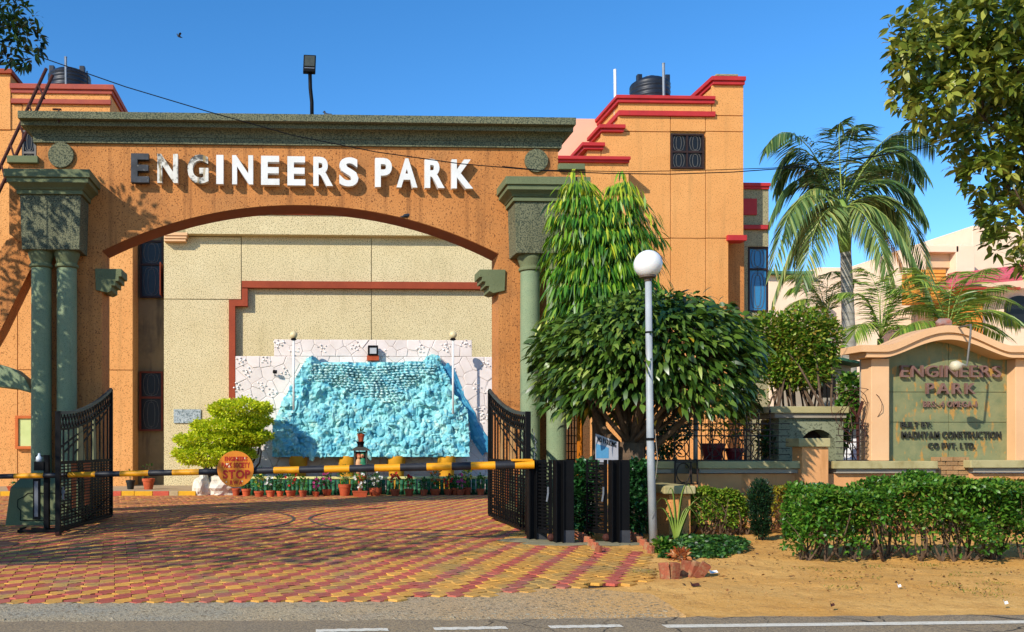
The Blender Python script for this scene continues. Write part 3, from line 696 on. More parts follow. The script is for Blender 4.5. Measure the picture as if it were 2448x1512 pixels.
# ---------------------------------------------------------------- barrier boom
bl = A(-60, 1141, 15.2); br = A(1277, 1111, 13.35)
sp_ = G(112, 1277)
bo = root('boom_barrier', (sp_.x, sp_.y, 0), 'black and yellow striped barrier boom across the entrance', 'barrier')
edges = [-60, 38, 108, 171, 242, 306, 378, 442, 501, 524, 589, 634, 700, 762, 830, 890, 952, 1015, 1080, 1138, 1190, 1232, 1277]
cols = [0,1,0,1,0,1,0,1,0,0,0,0,1,0,1,0,1,0,1,0,1,0,1]
edges = [-60,38,108,172,242,306,378,442,503,640,653,716,780,842,905,970,1033,1094,1158,1217,1277]
ex = [(-60,35,0),(35,105,1),(105,172,0),(172,241,1),(241,306,0),(306,378,1),(378,442,0),(442,504,1),(504,640,0),(640,713,1),(713,775,0),(775,838,1),(838,902,0),(902,964,1),(964,1026,0),(1026,1090,1),(1090,1153,0),(1153,1216,1),(1216,1229,0),(1229,1277,1)]
ex = [(-60,35,0),(35,105,1),(105,164,0),(164,229,1),(229,288,0),(288,356,1),(356,413,0),(413,477,1),(477,655,0),(655,716,1),(716,776,0),(776,836,1),(836,896,0),(896,957,1),(957,1020,0),(1020,1080,1),(1080,1126,0),(1126,1184,1),(1184,1231,0),(1231,1277,1)]
def onb(x):
    t = (x + 60) / 1337; lo_, hi_ = 0, 1
    for _ in range(30):
        md = (lo_ + hi_) / 2; p = bl.lerp(br, md); u = CX + F * (p.x * CP - p.y * SP) / (p.x * SP + p.y * CP)
        if u < x: lo_ = md
        else: hi_ = md
    return lo_
for x0, x1, c in ex:
    a, b = onb(x0), onb(x1); m = M(); rr = lambda t: .042 + .024 * t
    m.tube([bl.lerp(br, a), bl.lerp(br, b)], [rr(a), rr(b)], 12); part('boom_segment', m, YELP if c else BLKP, bo, 'auto')
m = M(); p = bl.lerp(br, onb(1250)); m.box(p.x - .17, p.x + .14, p.y - .06, p.y + .06, p.z + .055, p.z + .09); part('boom_cap', m, YELP, bo, bevel=.005)
z_ = bl.lerp(br, onb(112)).z; ys_ = bl.lerp(br, onb(112)).y + .1
m = M(); m.box(sp_.x - .045, sp_.x + .045, ys_, ys_ + .09, .06, AZ(1088, 112, ys_)); part('stand_post', m, BLACK, bo, bevel=.005)
m = M(); m.box(sp_.x - .45, sp_.x + .3, ys_ - .1, ys_ - .02, .04, .085); m.box(sp_.x - .3, sp_.x + .3, ys_ + .15, ys_ + .22, .04, .085)
for a in (-.42, -.02, .26): m.box(sp_.x + a, sp_.x + a + .03, ys_ - .08, ys_ + .2, .085, .11); m.tube([(sp_.x + a, ys_ - .06, .03), (sp_.x + a, ys_ - .06, .06)], .02, 6)
part('stand_base', m, BLACK, bo)
m = M(); m.box(sp_.x - .2, sp_.x - .03, ys_ - .02, ys_ + .14, AZ(1134, 96, ys_) + .06, AZ(1104, 96, ys_)); part('pivot_box', m, BLACK, bo, bevel=.008)
m = M(); c = (sp_.x - .13, ys_ + .05); z0 = AZ(1104, 96, ys_); m.lathe(*c, [(.055, z0), (.055, z0 + .07), (.03, z0 + .1), (.02, z0 + .11), (.02, z0 + .14)], 14)
thing('plastic_bottle', m, pmat('milky bottle', '#cfd6da', '#b5c0c8', 5, .3), 'small pale plastic bottle standing on the barrier pivot box', 'bottle', smooth=True)
m = M(); xx = sp_.x; zz = AZ(1088, 112, ys_) - .02; m.tube([(xx, ys_ + .04, zz), (xx - .19, ys_ + .04, zz), (xx - .19, ys_ + .04, zz - .05)], .012, 5); part('stand_hook', m, BLACK, bo)
m = M(); m.box(sp_.x - .21, sp_.x - .1, ys_ - .03, ys_ + .03, .25, z_ - .06); part('counterweight_frame', m, BLACK, bo)
m = M(); m.box(sp_.x - .185, sp_.x - .125, ys_ - .036, ys_ - .031, .3, z_ - .1); part('counterweight_panel', m, pmat('grey panel', '#6d7076', '#595c62', 5, .5), bo)
# round stop sign on the boom
t = onb(563); c = bl.lerp(br, t); c = A(563, 1122, c.y - .17); rd = 43.5 / F * c.y
ORD = pmat('worn orange sign paint', '#d5801c', '#c87418', 6, .6, .1, 40, grime='#b8661a', gth=(.5,.8), gscale=8)
SRED = pmat('red sign lettering', '#b3251c', '#a02018', 6, .6)
m = M(); m.disc((c.x, c.z), rd, c.y, c.y + .02, 44); sg = part('stop_sign_disc', m, ORD, bo, bevel=.004)
def sline(s, x0, x1, y0, y1, par, mt, Yf, th=.006, gap=.12, bold=.035, name='letter'):
    for ch, a, b, z0, z1 in line_boxes(s, bold, AX(x0, Yf), AX(x1, Yf), AZ(y1, (x0+x1)/2, Yf), AZ(y0, (x0+x1)/2, Yf), gap):
        part(name, glyph(ch, bold, a, b, z0, z1, Yf - th, Yf + .003), mt, par)
sline('ENGINEERS', 537, 591, 1092, 1103, sg, SRED, c.y)
sline('PARK SOCIETY', 530, 597, 1106, 1119, sg, SRED, c.y)
sline('STOP', 533, 598, 1124, 1145, sg, SRED, c.y, gap=.1)
sline('RWA', 550, 579, 1149, 1159, sg, SRED, c.y)
for i, (x, y, r) in enumerate(((543, 1108, 5), (548, 1116, 4), (586, 1096, 2.5), (566, 1096, 2), (579, 1151, 2.2), (541, 1153, 2))):
    vs, fs = PEB[i]; m = M(); p = A(x, y, c.y); k = r / F * c.y; m.add([(p.x + v[0]*k, c.y - .003 + v[1]*.006, p.z + v[2]*k*1.7) for v in vs], fs); part('paint_chip', m, pmat('bare patch %d' % i, '#d8c3a0'), sg)
# ---------------------------------------------------------------- buildings
def panel(par, poly, Y, mt, dep=.12, g=.012, name='wall_panel', bevel=.006):
    cx = sum(p[0] for p in poly) / len(poly); cy = sum(p[1] for p in poly) / len(poly)
    pts = []
    xm = [p[0] for p in poly]; k = g * F / Y
    for x, y in poly:
        pts.append((x + (k if x < cx else -k), y + (k if y < cy else -k)))
    m = M(); m.prism([(AX(x, Y), AZ(y, cx, Y)) for x, y in pts], Y, Y + dep); return part(name, m, mt, par, bevel=bevel)
def rect(x0, y0, x1, y1): return [(x0, y0), (x1, y0), (x1, y1), (x0, y1)]
def pbx(par, x0, y0, x1, y1, Y0, Y1, mt, name, bevel=.01): m = M(); m.pbox(x0, y0, x1, y1, Y0, Y1); return part(name, m, mt, par, bevel=bevel)
def window(par, x0, y0, x1, y1, Y, rows, cols, fr, gl, grille=True):
    wd = pbx(par, x0, y0, x1, y1, Y + .1, Y + .14, DARK, 'window', 0)
    X0, X1 = AX(x0, Y), AX(x1, Y); Z0, Z1 = AZ(y1, (x0+x1)/2, Y), AZ(y0, (x0+x1)/2, Y); f = .06
    m = M(); m.box(X0, X0 + f, Y, Y + .09, Z0, Z1); m.box(X1 - f, X1, Y, Y + .09, Z0, Z1); m.box(X0 + f, X1 - f, Y, Y + .09, Z0, Z0 + f); m.box(X0 + f, X1 - f, Y, Y + .09, Z1 - f, Z1)
    zs = [Z0 + (Z1 - Z0) * r_ for r_ in rows]; xs_ = [X0 + (X1 - X0) * i / cols for i in range(cols + 1)]
    for z in zs[1:-1]: m.box(X0 + f, X1 - f, Y + .005, Y + .085, z - .035, z + .035)
    for x in xs_[1:-1]: m.box(x - .03, x + .03, Y + .01, Y + .08, Z0 + f, Z1 - f)
    part('frame', m, fr, wd)
    for i in range(cols):
        for j in range(len(rows) - 1):
            m = M(); m.box(xs_[i] + .03, xs_[i+1] - .03, Y + .06, Y + .068, zs[j] + .03, zs[j+1] - .03); part('pane', m, gl, wd)
            if grille:
                gm_ = M(); cx, cz = (xs_[i] + xs_[i+1]) / 2, (zs[j] + zs[j+1]) / 2; w_, h_ = (xs_[i+1] - xs_[i]) * .16, (zs[j+1] - zs[j]) * .36
                for kx, kz in ((1, 1), (2.1, 1.15)):
                    pts = [(cx + w_*kx*math.cos(a), Y + .045, cz + h_*kz*max(-1, min(1, 1.25*math.sin(a)))) for a in np.linspace(0, 2*math.pi, 17)]
                    gm_.tube(pts, .009, 4, False)
                gm_.tube([(cx, Y + .045, zs[j] + .04), (cx, Y + .045, cz - h_)], .008, 4); gm_.tube([(cx, Y + .045, cz + h_), (cx, Y + .045, zs[j+1] - .04)], .008, 4)
                part('grille', gm_, GRILLE, wd)
    return wd
BY = 30.0
bb = root('beige_building', (AX(790, BY), BY + 2, 0), 'beige pebbledash building with red brown stepped band seen through the arch', 'building')
m = M(); m.box(AX(391, BY) + .02, AX(1330, BY), BY + .1, BY + 5, 0, AZ(512, 790, BY)); part('wall_core', m, GREY, bb)
YD = '#'
for pg in (rect(391, 566, 577, 716), rect(391, 716, 554, 1180), rect(577, 566, 888, 682), rect(888, 566, 1320, 682)): panel(bb, pg, BY, BEIGE, g=.012)
for pg in ([(554,726),(585,726),(585,682),(888,682),(888,1180),(554,1180)], rect(888, 682, 1320, 1180)): panel(bb, pg, BY + .06, BEIGE, .06)
pbx(bb, 444, 515, 1330, 563, BY - .32, BY + 5, BEIGE, 'parapet', .015)
pbx(bb, 440, 501, 1330, 515, BY - .38, BY + 5, REDB, 'parapet_cap', .015)
m = M()
def band(m, x0, y0, x1, y1): m.pbox(x0, y0, x1, y1, BY - .17, BY + .11)
band(m, 547, 732, 562, 1180); band(m, 547, 717, 592, 732); band(m, 578, 690, 592, 717); band(m, 578, 674, 1320, 690)
part('stepped_band', m, REDB, bb)
for i, (y0, y1, o) in enumerate(((556, 563, .2), (563, 570, .16), (570, 577, .12))): pbx(bb, 392 , y0, 448 - i * 2, y1, BY - o - .16, BY - .003, PEACH, 'moulding', .008)
pbx(bb, 330, 520, 391, 1180, BY + .55, BY + .75, pmat('stained cement', '#7d6a4a', '#8f7a56', 1.6, .9, .4, 25, streak='#4a4136', sth=(.5,.72), sk=(3,3,.5), grime='#5a5140'), 'recess_wall', 0)
window(bb, 334, 575, 390, 712, BY + .42, (0, .58, 1), 1, WOODD, GLASSM); window(bb, 333, 888, 389, 1031, BY + .42, (0, .56, 1), 1, WOODR, GLASSM)
m = M(); m.box(AX(383, BY), AX(384.5, BY), BY - .1, BY + .42, AZ(706, 380, BY), AZ(628, 380, BY)); part('open_casement', m, REDB, bb)
plq = pbx(None, 415, 979, 480, 1012, BY - .05, BY - .003, pmat('grey marble', '#b9c0bd', '#8f9a9a', 6, .5, 0, fleck='#5d6a6c', fscale=30, fth=(.52,.6)), 'marble_plaque', .006); plq['label'] = 'grey marble plaque on the beige wall behind the topiary'; plq['category'] = 'plaque'
for i, (yy, w_) in enumerate(((985, .8), (991, .7), (997, .85), (1003, .6))):
    pass

lt = root('orange_tower', (AX(100, BY - .4), BY + 1, 0), 'orange stucco house tower with brick red cornices behind the left of the arch', 'building')
TY = BY - .4
m = M(); m.box(AX(-300, TY), AX(318, TY) - .01, TY + .1, TY + 3.5, 0, AZ(420, 100, TY)); part('wall_core', m, STUC2, lt)
for pg in (rect(-300, 885, 42, 1180), rect(42, 885, 318, 1180), rect(-300, 420, 42, 885), rect(42, 420, 318, 885)): panel(lt, pg, TY, STUC2)
m = M(); m.box(AX(-300, TY), AX(262, TY), TY + .2, TY + 2.4, AZ(421, 100, TY), AZ(222, 130, TY)); part('upper_core', m, STUC2, lt)
for pg in (rect(-300, 308, 53, 420), rect(-300, 248, 53, 308), rect(53, 248, 264, 308)): panel(lt, pg, TY + .1, STUC2)
pbx(lt, 24, 222, 264, 248, TY + .1, TY + 2.4, STUC2, 'parapet', .01)
m = M()
for a, b, y0, y1, o in ((23, 269, 201, 213, .12), (25, 266, 213, 222, .06)): m.box(AX(a, TY), AX(b, TY) + o * .3, TY + .1 - o, TY + 2.5, AZ(y1, 130, TY), AZ(y0, 130, TY))
part('cornice', m, pmat('faded brick red', '#a8503a', '#97463a', 2, .75, .2, 30), lt, bevel=.01)
m = M(); m.pbox(26, 237, 265, 248, TY, TY + .095); part('string_course', m, pmat('faded brick red band', '#a8503a', '#97463a', 2, .75, .2, 30), lt, bevel=.01)
pbx(lt, -300, 172, 25, 308, TY + .05, TY + 1.7, STUC2, 'stair_block', .01); pbx(lt, -300, 162, 28, 173, TY - .05, TY + 1.8, REDB, 'stair_block_cap', .01)
window(lt, 52, 312, 86, 418, TY + .12, (0, .5, 1), 1, GRILLE, GLASSM)
def tank(x0, x1, y0, y1, Y, label):
    c = A((x0 + x1) / 2, y1, Y); r = (x1 - x0) / 2 / F * Y; z0 = AZ(y1, x0, Y) - .6; z1 = AZ(y0, x0, Y)
    t = root('water_tank', (c.x, Y, z0), label, 'water tank', 'black rooftop water tanks')
    H = z1 - z0; pr = [(r * .97, z0)]
    for i in range(5): zz = z0 + H * (.06 + i * .135); pr += [(r * .97, zz), (r, zz + .03), (r, zz + .07), (r * .97, zz + .1)]
    pr += [(r, z0 + H * .74), (r * .96, z0 + H * .8), (r * .7, z0 + H * .9), (r * .34, z0 + H * .95)]
    m = M(); m.lathe(c.x, Y, pr, 28); part('body', m, PVC, t, 'auto')
    m = M(); m.lathe(c.x, Y, [(r * .33, z0 + H * .93), (r * .33, z1), (r * .1, z1 + .03)], 18); part('lid', m, PVC, t, 'auto')
    for a in (-150, -30, 60, 120): 
        m = M(); px_, py_ = c.x + r * .82 * math.cos(R(a)), Y + r * .82 * math.sin(R(a)); m.box(px_ - .09, px_ + .09, py_ - .09, py_ + .09, z0 + H * .72, z1 - .02); part('lug', m, PVC, t, bevel=.02)
def pipe(x, y0, y1, Y, label, mt=STEEL, r=.045):
    m = M(); a, b = A(x, y0, Y), A(x + 1, y1, Y); m.tube([b - Vector((0, 0, .8)), b, a], r, 8); m.tube([a, a + Vector((0, 0, .02))], r * 1.15, 8); thing('vent_pipe', m, mt, label, 'pipe', 'rooftop pipes')
tank(117, 216, 166, 206, TY + 1.2, 'black ribbed water tank on the orange tower at the left')
pipe(157, 138, 206, TY + .5, 'pale pipe rising before the left water tank'); pipe(208, 172, 206, TY + .5, 'short dark pipe at the right of the left water tank', BLACK, .02)
RB = root('orange_house', (AX(1590, 31), 33, 0), 'bright orange stucco house with red stepped parapet right of the arch', 'building'); HY_ = 31.0
m = M(); m.prism([(AX(x, HY_) , AZ(y, 1600, HY_)) for x, y in ((1406,1190),(1406,360),(1441,360),(1441,318),(1482,318),(1482,250),(1706,250),(1706,204),(1774,204),(1774,572),(1739,572),(1739,1190))], HY_ + .1, HY_ + 2.6)
o_ = part('wall_core', m, STUC2, RB)
for pg in (rect(1478,277,1603,315), rect(1403,357,1437,570), rect(1437,315,1603,570), rect(1403,570,1603,1190),
           rect(1603,277,1687,315), rect(1603,404,1687,570), rect(1603,570,1687,1190), rect(1687,277,1778,315), rect(1687,315,1778,570), rect(1687,570,1742,1190), rect(1702,200,1778,277)): panel(RB, pg, HY_, STUC2, .105)
pbx(RB, 1480, 246, 1701, 276, HY_, HY_ + .1, STUC2, 'parapet', .01)
m = M(); m.pbox(1474, 228, 1711, 236, HY_ - .16, HY_ + 2.7); m.pbox(1477, 236, 1709, 246, HY_ - .1, HY_ + 2.7); part('parapet_cap', m, REDP, RB, bevel=.012)
m = M(); m.pbox(1479, 265, 1711, 277, HY_ - .1, HY_ + 1.5); part('string_course', m, REDP, RB, bevel=.012)
m = M(); m.pbox(1702, 182, 1784, 192, HY_ - .16, HY_ + 2.3); m.pbox(1705, 192, 1781, 202, HY_ - .1, HY_ + 2.3); part('tower_cap', m, REDP, RB, bevel=.012)
m = M(); m.pbox(1712, 177, 1765, 182, HY_ + .1, HY_ + .8); part('roof_slab', m, GREY, RB, bevel=.02)
for a, b, y0, y1 in ((1433, 1496, 297, 315), (1392, 1447, 340, 357)):
    m = M(); m.pbox(a, y0, b, (y0 + y1) / 2, HY_ - .22, HY_ + 1.2); m.pbox(a + 4, (y0 + y1) / 2, b - 4, y1, HY_ - .14, HY_ + 1.2); part('step_cap', m, REDP, RB, bevel=.012)
pbx(RB, 1330, 388, 1503, 1190, HY_ - .8, HY_ - .002, STUC2, 'porch_block', .01)
m = M(); m.pbox(1322, 373, 1508, 381, HY_ - 1.0, HY_ - .01); m.pbox(1325, 381, 1505, 388, HY_ - .92, HY_ - .01); part('step_cap', m, REDP, RB, bevel=.012)
pbx(RB, 1300, 284, 1474, 376, HY_ + 2.2, HY_ + 2.5, PINK, 'rear_parapet', .01)
window(RB, 1604, 320, 1683, 403, HY_ - .06, (0, .48, 1), 2, WOODD, GLASSM)
pbx(RB, 1740, 562, 1786, 575, HY_ - .12, HY_ + .4, REDP, 'corner_cap', .01)
pbx(RB, 1742, 575, 1779, 1190, HY_ + .75, HY_ + 1.2, STUC, 'recess_wall', 0)
wy = HY_ + 1.3
for r_ in (rect(1776,452,1838,538), rect(1776,548,1838,590), rect(1776,590,1788,1190), rect(1788,748,1838,1190)): panel(RB, r_, wy, GREY, .2, .002, 'grey_bay', .006)
pbx(RB, 1776, 445, 1836, 1190, wy + .35, wy + 2.5, GREY, 'bay_core', 0)
for a, b, y0, y1 in ((1776, 1843, 437, 445), (1776, 1840, 445, 452), (1776, 1842, 538, 548)): pbx(RB, a, y0, b, y1, wy - .14 if y0 != 445 else wy - .08, wy + 2.5 if y0 < 500 else wy + .1, REDP, 'string_course', .01)
pbx(RB, 1776, 475, 1810, 514, wy - .06, wy + .05, REDP, 'red_plaque', .008)
window(RB, 1789, 591, 1837, 746, wy + .06, (0, .66, 1), 1, WOODD, BLUEG)
tank(1506, 1601, 186, 230, HY_ + 1.6, 'black ribbed water tank on the orange house at the right')
pipe(1470, 168, 250, HY_ + .6, 'thin white pipe left of the right water tank', WHITE, .05); pipe(1586, 153, 228, HY_ + .5, 'thin grey pipe in front of the right water tank', STEEL, .05)
# ladder behind the left end of the arch
ld = root('steel_ladder', (AX(-30, 18.9), 18.9, 0), 'rusty steel ladder leaning behind the left end of the arch', 'ladder')
la = [A(111, 164, 18.9), A(0, 401, 18.9), A(-220, 880, 18.9)]; lb = [A(126, 180, 18.7), A(11, 431, 18.7), A(-200, 880, 18.7)]
for l_ in (la, lb): m = M(); m.tube(l_, .035, 8); part('rail', m, RUST, ld, True)
for i in range(14):
    t = .06 + i * .07; f_ = lambda l: l[0].lerp(l[1], t / .35) if t < .35 else l[1].lerp(l[2], (t - .35) / .65); m = M(); m.tube([f_(la), f_(lb) + Vector((0, 0, -.12))], .02, 6); part('rung', m, RUST, ld)

# notice board at the far left
nb = root('notice_board', (AX(56, BY - .5), TY, 1.0), 'orange framed notice board with pale green back beside the left column', 'notice board'); NY = TY - .1
m = M(); m.pbox(38, 998, 100, 1072, NY, NY + .09); part('board', m, pmat('pale green felt', '#c9d08a', '#bcc67e', 3, .8), nb)
for a, b, y0, y1 in ((36, 102, 994, 1001), (36, 102, 1067, 1074), (36, 43, 1001, 1067), (95, 102, 1001, 1067)): pbx(nb, a, y0, b, y1, NY - .06, NY + .08, pmat('orange frame %d%d' % (a, y0), '#c9682a', '#b85a22', 4, .6), 'frame_rail', .006)

# ---------------------------------------------------------------- feature wall of white crazy paving
def clip(poly, a, b, c):                                       # keep a*x + b*y <= c
    out = []
    for i in range(len(poly)):
        p, q_ = poly[i-1], poly[i]; dp, dq = a*p[0]+b*p[1]-c, a*q_[0]+b*q_[1]-c
        if (dp <= 0) != (dq <= 0): t = dp / (dp - dq); out.append((p[0]+t*(q_[0]-p[0]), p[1]+t*(q_[1]-p[1])))
        if dq <= 0: out.append(q_)
    return out
def voronoi(seeds, box_):
    res = []
    for i, (x, y) in enumerate(seeds):
        p = [(box_[0],box_[2]),(box_[1],box_[2]),(box_[1],box_[3]),(box_[0],box_[3])]
        for j, (u, v) in enumerate(seeds):
            if i == j or (u-x)**2 + (v-y)**2 > 6: continue
            p = clip(p, u - x, v - y, (u*u + v*v - x*x - y*y) / 2)
            if len(p) < 3: break
        if len(p) >= 3: res.append(p)
    return res
def inset(poly, d):
    a = sum(poly[i-1][0]*poly[i][1]-poly[i][0]*poly[i-1][1] for i in range(len(poly)))
    if a < 0: poly = poly[::-1]
    p = poly
    for i in range(len(poly)):
        x0, y0 = poly[i-1]; x1, y1 = poly[i]; l = math.hypot(x1-x0, y1-y0)
        if l < 1e-6: continue
        nx_, ny_ = (y1-y0)/l, -(x1-x0)/l
        p = clip(p, nx_, ny_, nx_*x0 + ny_*y0 - d)
        if len(p) < 3: return None
    return p
FY = 28.7
fw = root('feature_wall', (AX(870, FY), FY + .15, 0), 'white crazy paved feature wall behind the turquoise rockwork', 'wall')
STW = pmat('white stone', '#e6d9d0', '#d8cabf', 2.2, .8, .35, 18, obj=.06, dist=.015)
JNT = pmat('pale joint', '#c9bcb0', '#bdb0a4', 3, .9, .2, 40)
X0, X1, XA, XB = AX(563, FY), AX(1330, FY), AX(655, FY), AX(1128, FY); ZT, ZM = AZ(813, 890, FY), AZ(853, 890, FY)
m = M(); m.box(X0 + .005, X1, FY, FY + .3, 0, ZM); m.box(XA + .005, XB - .005, FY, FY + .3, ZM, ZT); part('core', m, JNT, fw)
rs = random.Random(4)
for bx_ in ((X0, AX(1200, FY), 0.15, ZM), (XA, XB, ZM, ZT)):
    sd_ = []; tries = 0
    while tries < 1500:
        tries += 1; p_ = (rs.uniform(bx_[0], bx_[1]), rs.uniform(bx_[2], bx_[3]))
        if all((p_[0]-a)**2 + (p_[1]-b)**2 > .30**2 for a, b in sd_): sd_.append(p_)
    for c_ in voronoi(sd_, bx_):
        c_ = inset(c_, .004)
        if not c_: continue
        i_ = inset(c_, .018) or c_; d_ = rs.uniform(.02, .04)
        cx = sum(p[0] for p in c_) / len(c_); cz_ = sum(p[1] for p in c_) / len(c_); n = len(c_)
        m = M(); tl_ = rs.gauss(0, .02), rs.gauss(0, .02)
        c2 = [(cx + (x - cx) * .9, cz_ + (z - cz_) * .9) for x, z in c_]
        m.add([(x, FY + .002, z) for x, z in c_] + [(x, FY - d_ * .7, z) for x, z in c_] + [(x, FY - d_ + tl_[0]*(x-cx) + tl_[1]*(z-cz_), z) for x, z in c2],
              [(i, (i+1) % n, n+(i+1) % n, n+i) for i in range(n)] + [(n+i, n+(i+1) % n, 2*n+(i+1) % n, 2*n+i) for i in range(n)] + [tuple(range(2*n, 3*n))])
        part('stone', m, STW, fw)
WPB = pmat('white pebble', '#efeae4', '#e0dad2', 5, .7)
for x, y in ((667,822),(705,840),(770,832),(850,828),(915,845),(1005,835),(1065,830),(1110,822),(575,862),(635,862),(681,890),(568,925),(625,922),(650,938),(600,950),(1160,870),(1140,925),(1147,980),(1155,1000),(1080,890),(640,1060),(1125,1060),(590,890),(1170,940)):
    cl = root('tmp', (0,0,0), None, None); bpy.data.objects.remove(cl)
    m = M(); p0 = A(x, y, FY)
    for k in range(7):
        a = k * 2.4 + x; rr = .062 * math.sqrt(k); vs, fs = random.choice(PEB); s = random.uniform(.028, .045)
        m.add([(p0.x + rr*1.1*math.cos(a) + v[0]*s, FY - .045 + v[1]*.035, p0.z + rr*math.sin(a) + v[2]*s*1.4) for v in vs], fs)
    part('pebble_cluster', m, WPB, fw)
# ---------------------------------------------------------------- turquoise rockwork
def rockmat(name, a, b, c, grime):
    m, t, bs = nodes(name); g = N(t, 'NewGeometry').outputs['Position']
    cc = mix(t, ramp(t, noise_n(t, 1.5, 5, .6, g), .4, .6), lin(a), lin(b))
    cc = mix(t, ramp(t, noise_n(t, 2.2, 6, .7, g), .5, .64), cc, lin(c))
    cc = mix(t, ramp(t, noise_n(t, 5, 4, .6, g), .55, .68), cc, lin(grime))
    t.links.new(cc, bs.inputs['Base Color']); bs.inputs['Roughness'].default_value = .7
    bn = N(t, 'Bump'); bn.inputs['Strength'].default_value = .7; bn.inputs['Distance'].default_value = .03
    t.links.new(noise_n(t, 14, 6, .65, g), bn.inputs['Height']); t.links.new(bn.outputs[0], bs.inputs['Normal']); return m
TQ = rockmat('turquoise rock', '#94cfca', '#76c0c6', '#4aa0b6', '#b8dccc'); TQP = rockmat('pale turquoise pebble', '#b2d6d2', '#9cccce', '#78b8c2', '#cce2d8')
TB = rockmat('blue rock', '#4ba6c4', '#3a93b8', '#2f7fa8', '#6fc0d0')
OUT = [(650,1092),(649,1060),(652,1015),(668,975),(690,930),(712,890),(732,855),(745,849),(757,852),(768,864),(850,866),(950,864),(1015,862),(1024,850),(1040,843),(1056,850),(1066,878),(1080,905),(1088,940),(1108,965),(1120,985),(1122,1030),(1120,1075),(1118,1092)]
OW = [(AX(x, 28), AZ(y, 885, 28)) for x, y in OUT]
def inpoly(x, z, P_):
    r = False
    for i in range(len(P_)):
        (x0, z0), (x1, z1) = P_[i-1], P_[i]
        if (z0 > z) != (z1 > z) and x < (x1-x0)*(z-z0)/(z1-z0)+x0: r = not r
    return r
zlo, zhi = min(z for _, z in OW), max(z for _, z in OW)
rk = root('rockwork', (AX(885, 28), 28.2, zlo), 'large turquoise painted rockwork waterfall against the white wall', 'rockwork')
def prot(x, z):                                                # how far the rock stands out from the wall
    t = (z - zlo) / (zhi - zlo); return .28 + .75 * (1 - t) ** 1.3
gx, gz = 170, 96; m = M(); idx = {}
xa, xb = min(x for x, _ in OW), max(x for x, _ in OW)
for j in range(gz + 1):
    for i in range(gx + 1):
        x, z = xa + (xb - xa) * i / gx, zlo + (zhi - zlo) * j / gz
        if inpoly(x, z, OW) or inpoly(x, z + .03, OW) or inpoly(x, z - .03, OW):
            d = prot(x, z) + .16 * noise.fractal(Vector((x * 2.2, z * 2.2, 0)), 1, 2, 4) + .05 * noise.cell(Vector((x * 4, z * 4, 0))) + .05 * noise.noise(Vector((x * 9, z * 9, 2)))
            idx[i, j] = len(m.v); m.v.append((x, FY - d, z))
ed = set()
for j in range(gz):
    for i in range(gx):
        ks = [(i,j),(i+1,j),(i+1,j+1),(i,j+1)]
        if all(k_ in idx for k_ in ks): m.f.append(tuple(idx[k_] for k_ in ks))
ec = {}
for f_ in m.f:
    for a, b in zip(f_, f_[1:] + f_[:1]): ec[(min(a,b), max(a,b))] = ec.get((min(a,b), max(a,b)), 0) + 1
for (a, b), c_ in ec.items():                                  # side walls back to the feature wall
    if c_ == 1:
        k0 = len(m.v); m.v += [(m.v[a][0], FY + .02, m.v[a][2]), (m.v[b][0], FY + .02, m.v[b][2])]; m.f.append((a, b, k0 + 1, k0))
part('rock_bed', m, TQ, rk)
PE2 = [pebmesh(100 + i, 26, 1) for i in range(10)]
RK = []
for vs, fs in PE2: mm = M(); mm.add(vs, fs); RK.append(datamesh('rock', mm, TQ))
PK = []
for s_ in range(6): mm = M(); mm.add(*pebmesh(200 + s_, 20, .8)); PK.append(datamesh('pebble', mm, TQP))
zw = AZ(950, 885, 28); cnt = 0; tries = 0; placed = []
while cnt < 295 and tries < 9000:
    tries += 1; x, z = rs.uniform(xa, xb), rs.uniform(zlo + .05, zhi)
    yy_ = HY - (z - CH) * F / 28; top = yy_ < 935
    if top and 700 < (CX + (x/28 - SP) * F) < 1040 and rs.random() < .95: continue
    s = rs.uniform(.08, .2) * (1.4 if rs.random() < .12 else 1) * (1.0 if not top else .6)
    if not (inpoly(x, z, OW) and inpoly(x - s*.5, z, OW) and inpoly(x + s*.5, z, OW)): continue
    if any((x-a)**2 + (z-b)**2 < ((s + c_)*.55)**2 for a, b, c_ in placed): continue
    placed.append((x, z, s)); cnt += 1
    d = prot(x, z) + .16 * noise.fractal(Vector((x * 2.2, z * 2.2, 0)), 1, 2, 4)
    shared('rock', RK[rs.randrange(10)], rk, (x, FY - d + .02, z), (rs.uniform(0,6), rs.uniform(0,6), rs.uniform(0,6)), (s*rs.uniform(.8,1.25), s*rs.uniform(.38,.62), s*rs.uniform(.55,.9)))
# cobbles in rows near the top
n_ = 0
for row in range(14):
    y = 872 + row * 6.6; x0 = 745 - row * 3 if row < 6 else 755 + (row - 6) * 22; x1 = 1040 if row < 4 else 1010 - (row - 4) * 7
    x = x0 + (row % 2) * 5
    while x < x1:
        wpx = rs.uniform(8.5, 14); p_ = A(x + wpx / 2, y + 3 * math.sin(x * .03) + rs.uniform(-1, 1), 28)
        if inpoly(p_.x, p_.z, OW) and n_ < 290:
            d = prot(p_.x, p_.z) + .16 * noise.fractal(Vector((p_.x * 2.2, p_.z * 2.2, 0)), 1, 2, 4)
            k = wpx / F * 28 * .5; shared('pebble', PK[rs.randrange(6)], rk, (p_.x, FY - d - .06, p_.z), (0, rs.uniform(-.2, .2), 0), (k * .98, .09, .043 * rs.uniform(.9, 1.1))); n_ += 1
        x += wpx
for x, y in ((680,1000),(700,985),(690,992),(1085,985),(1098,1000),(1075,992),(1105,990)):
    p_ = A(x, y, 27.8); shared('pebble', PK[rs.randrange(6)], rk, (p_.x, FY - prot(p_.x, p_.z) - .08, p_.z), (0,0,0), (.09,.09,.07))
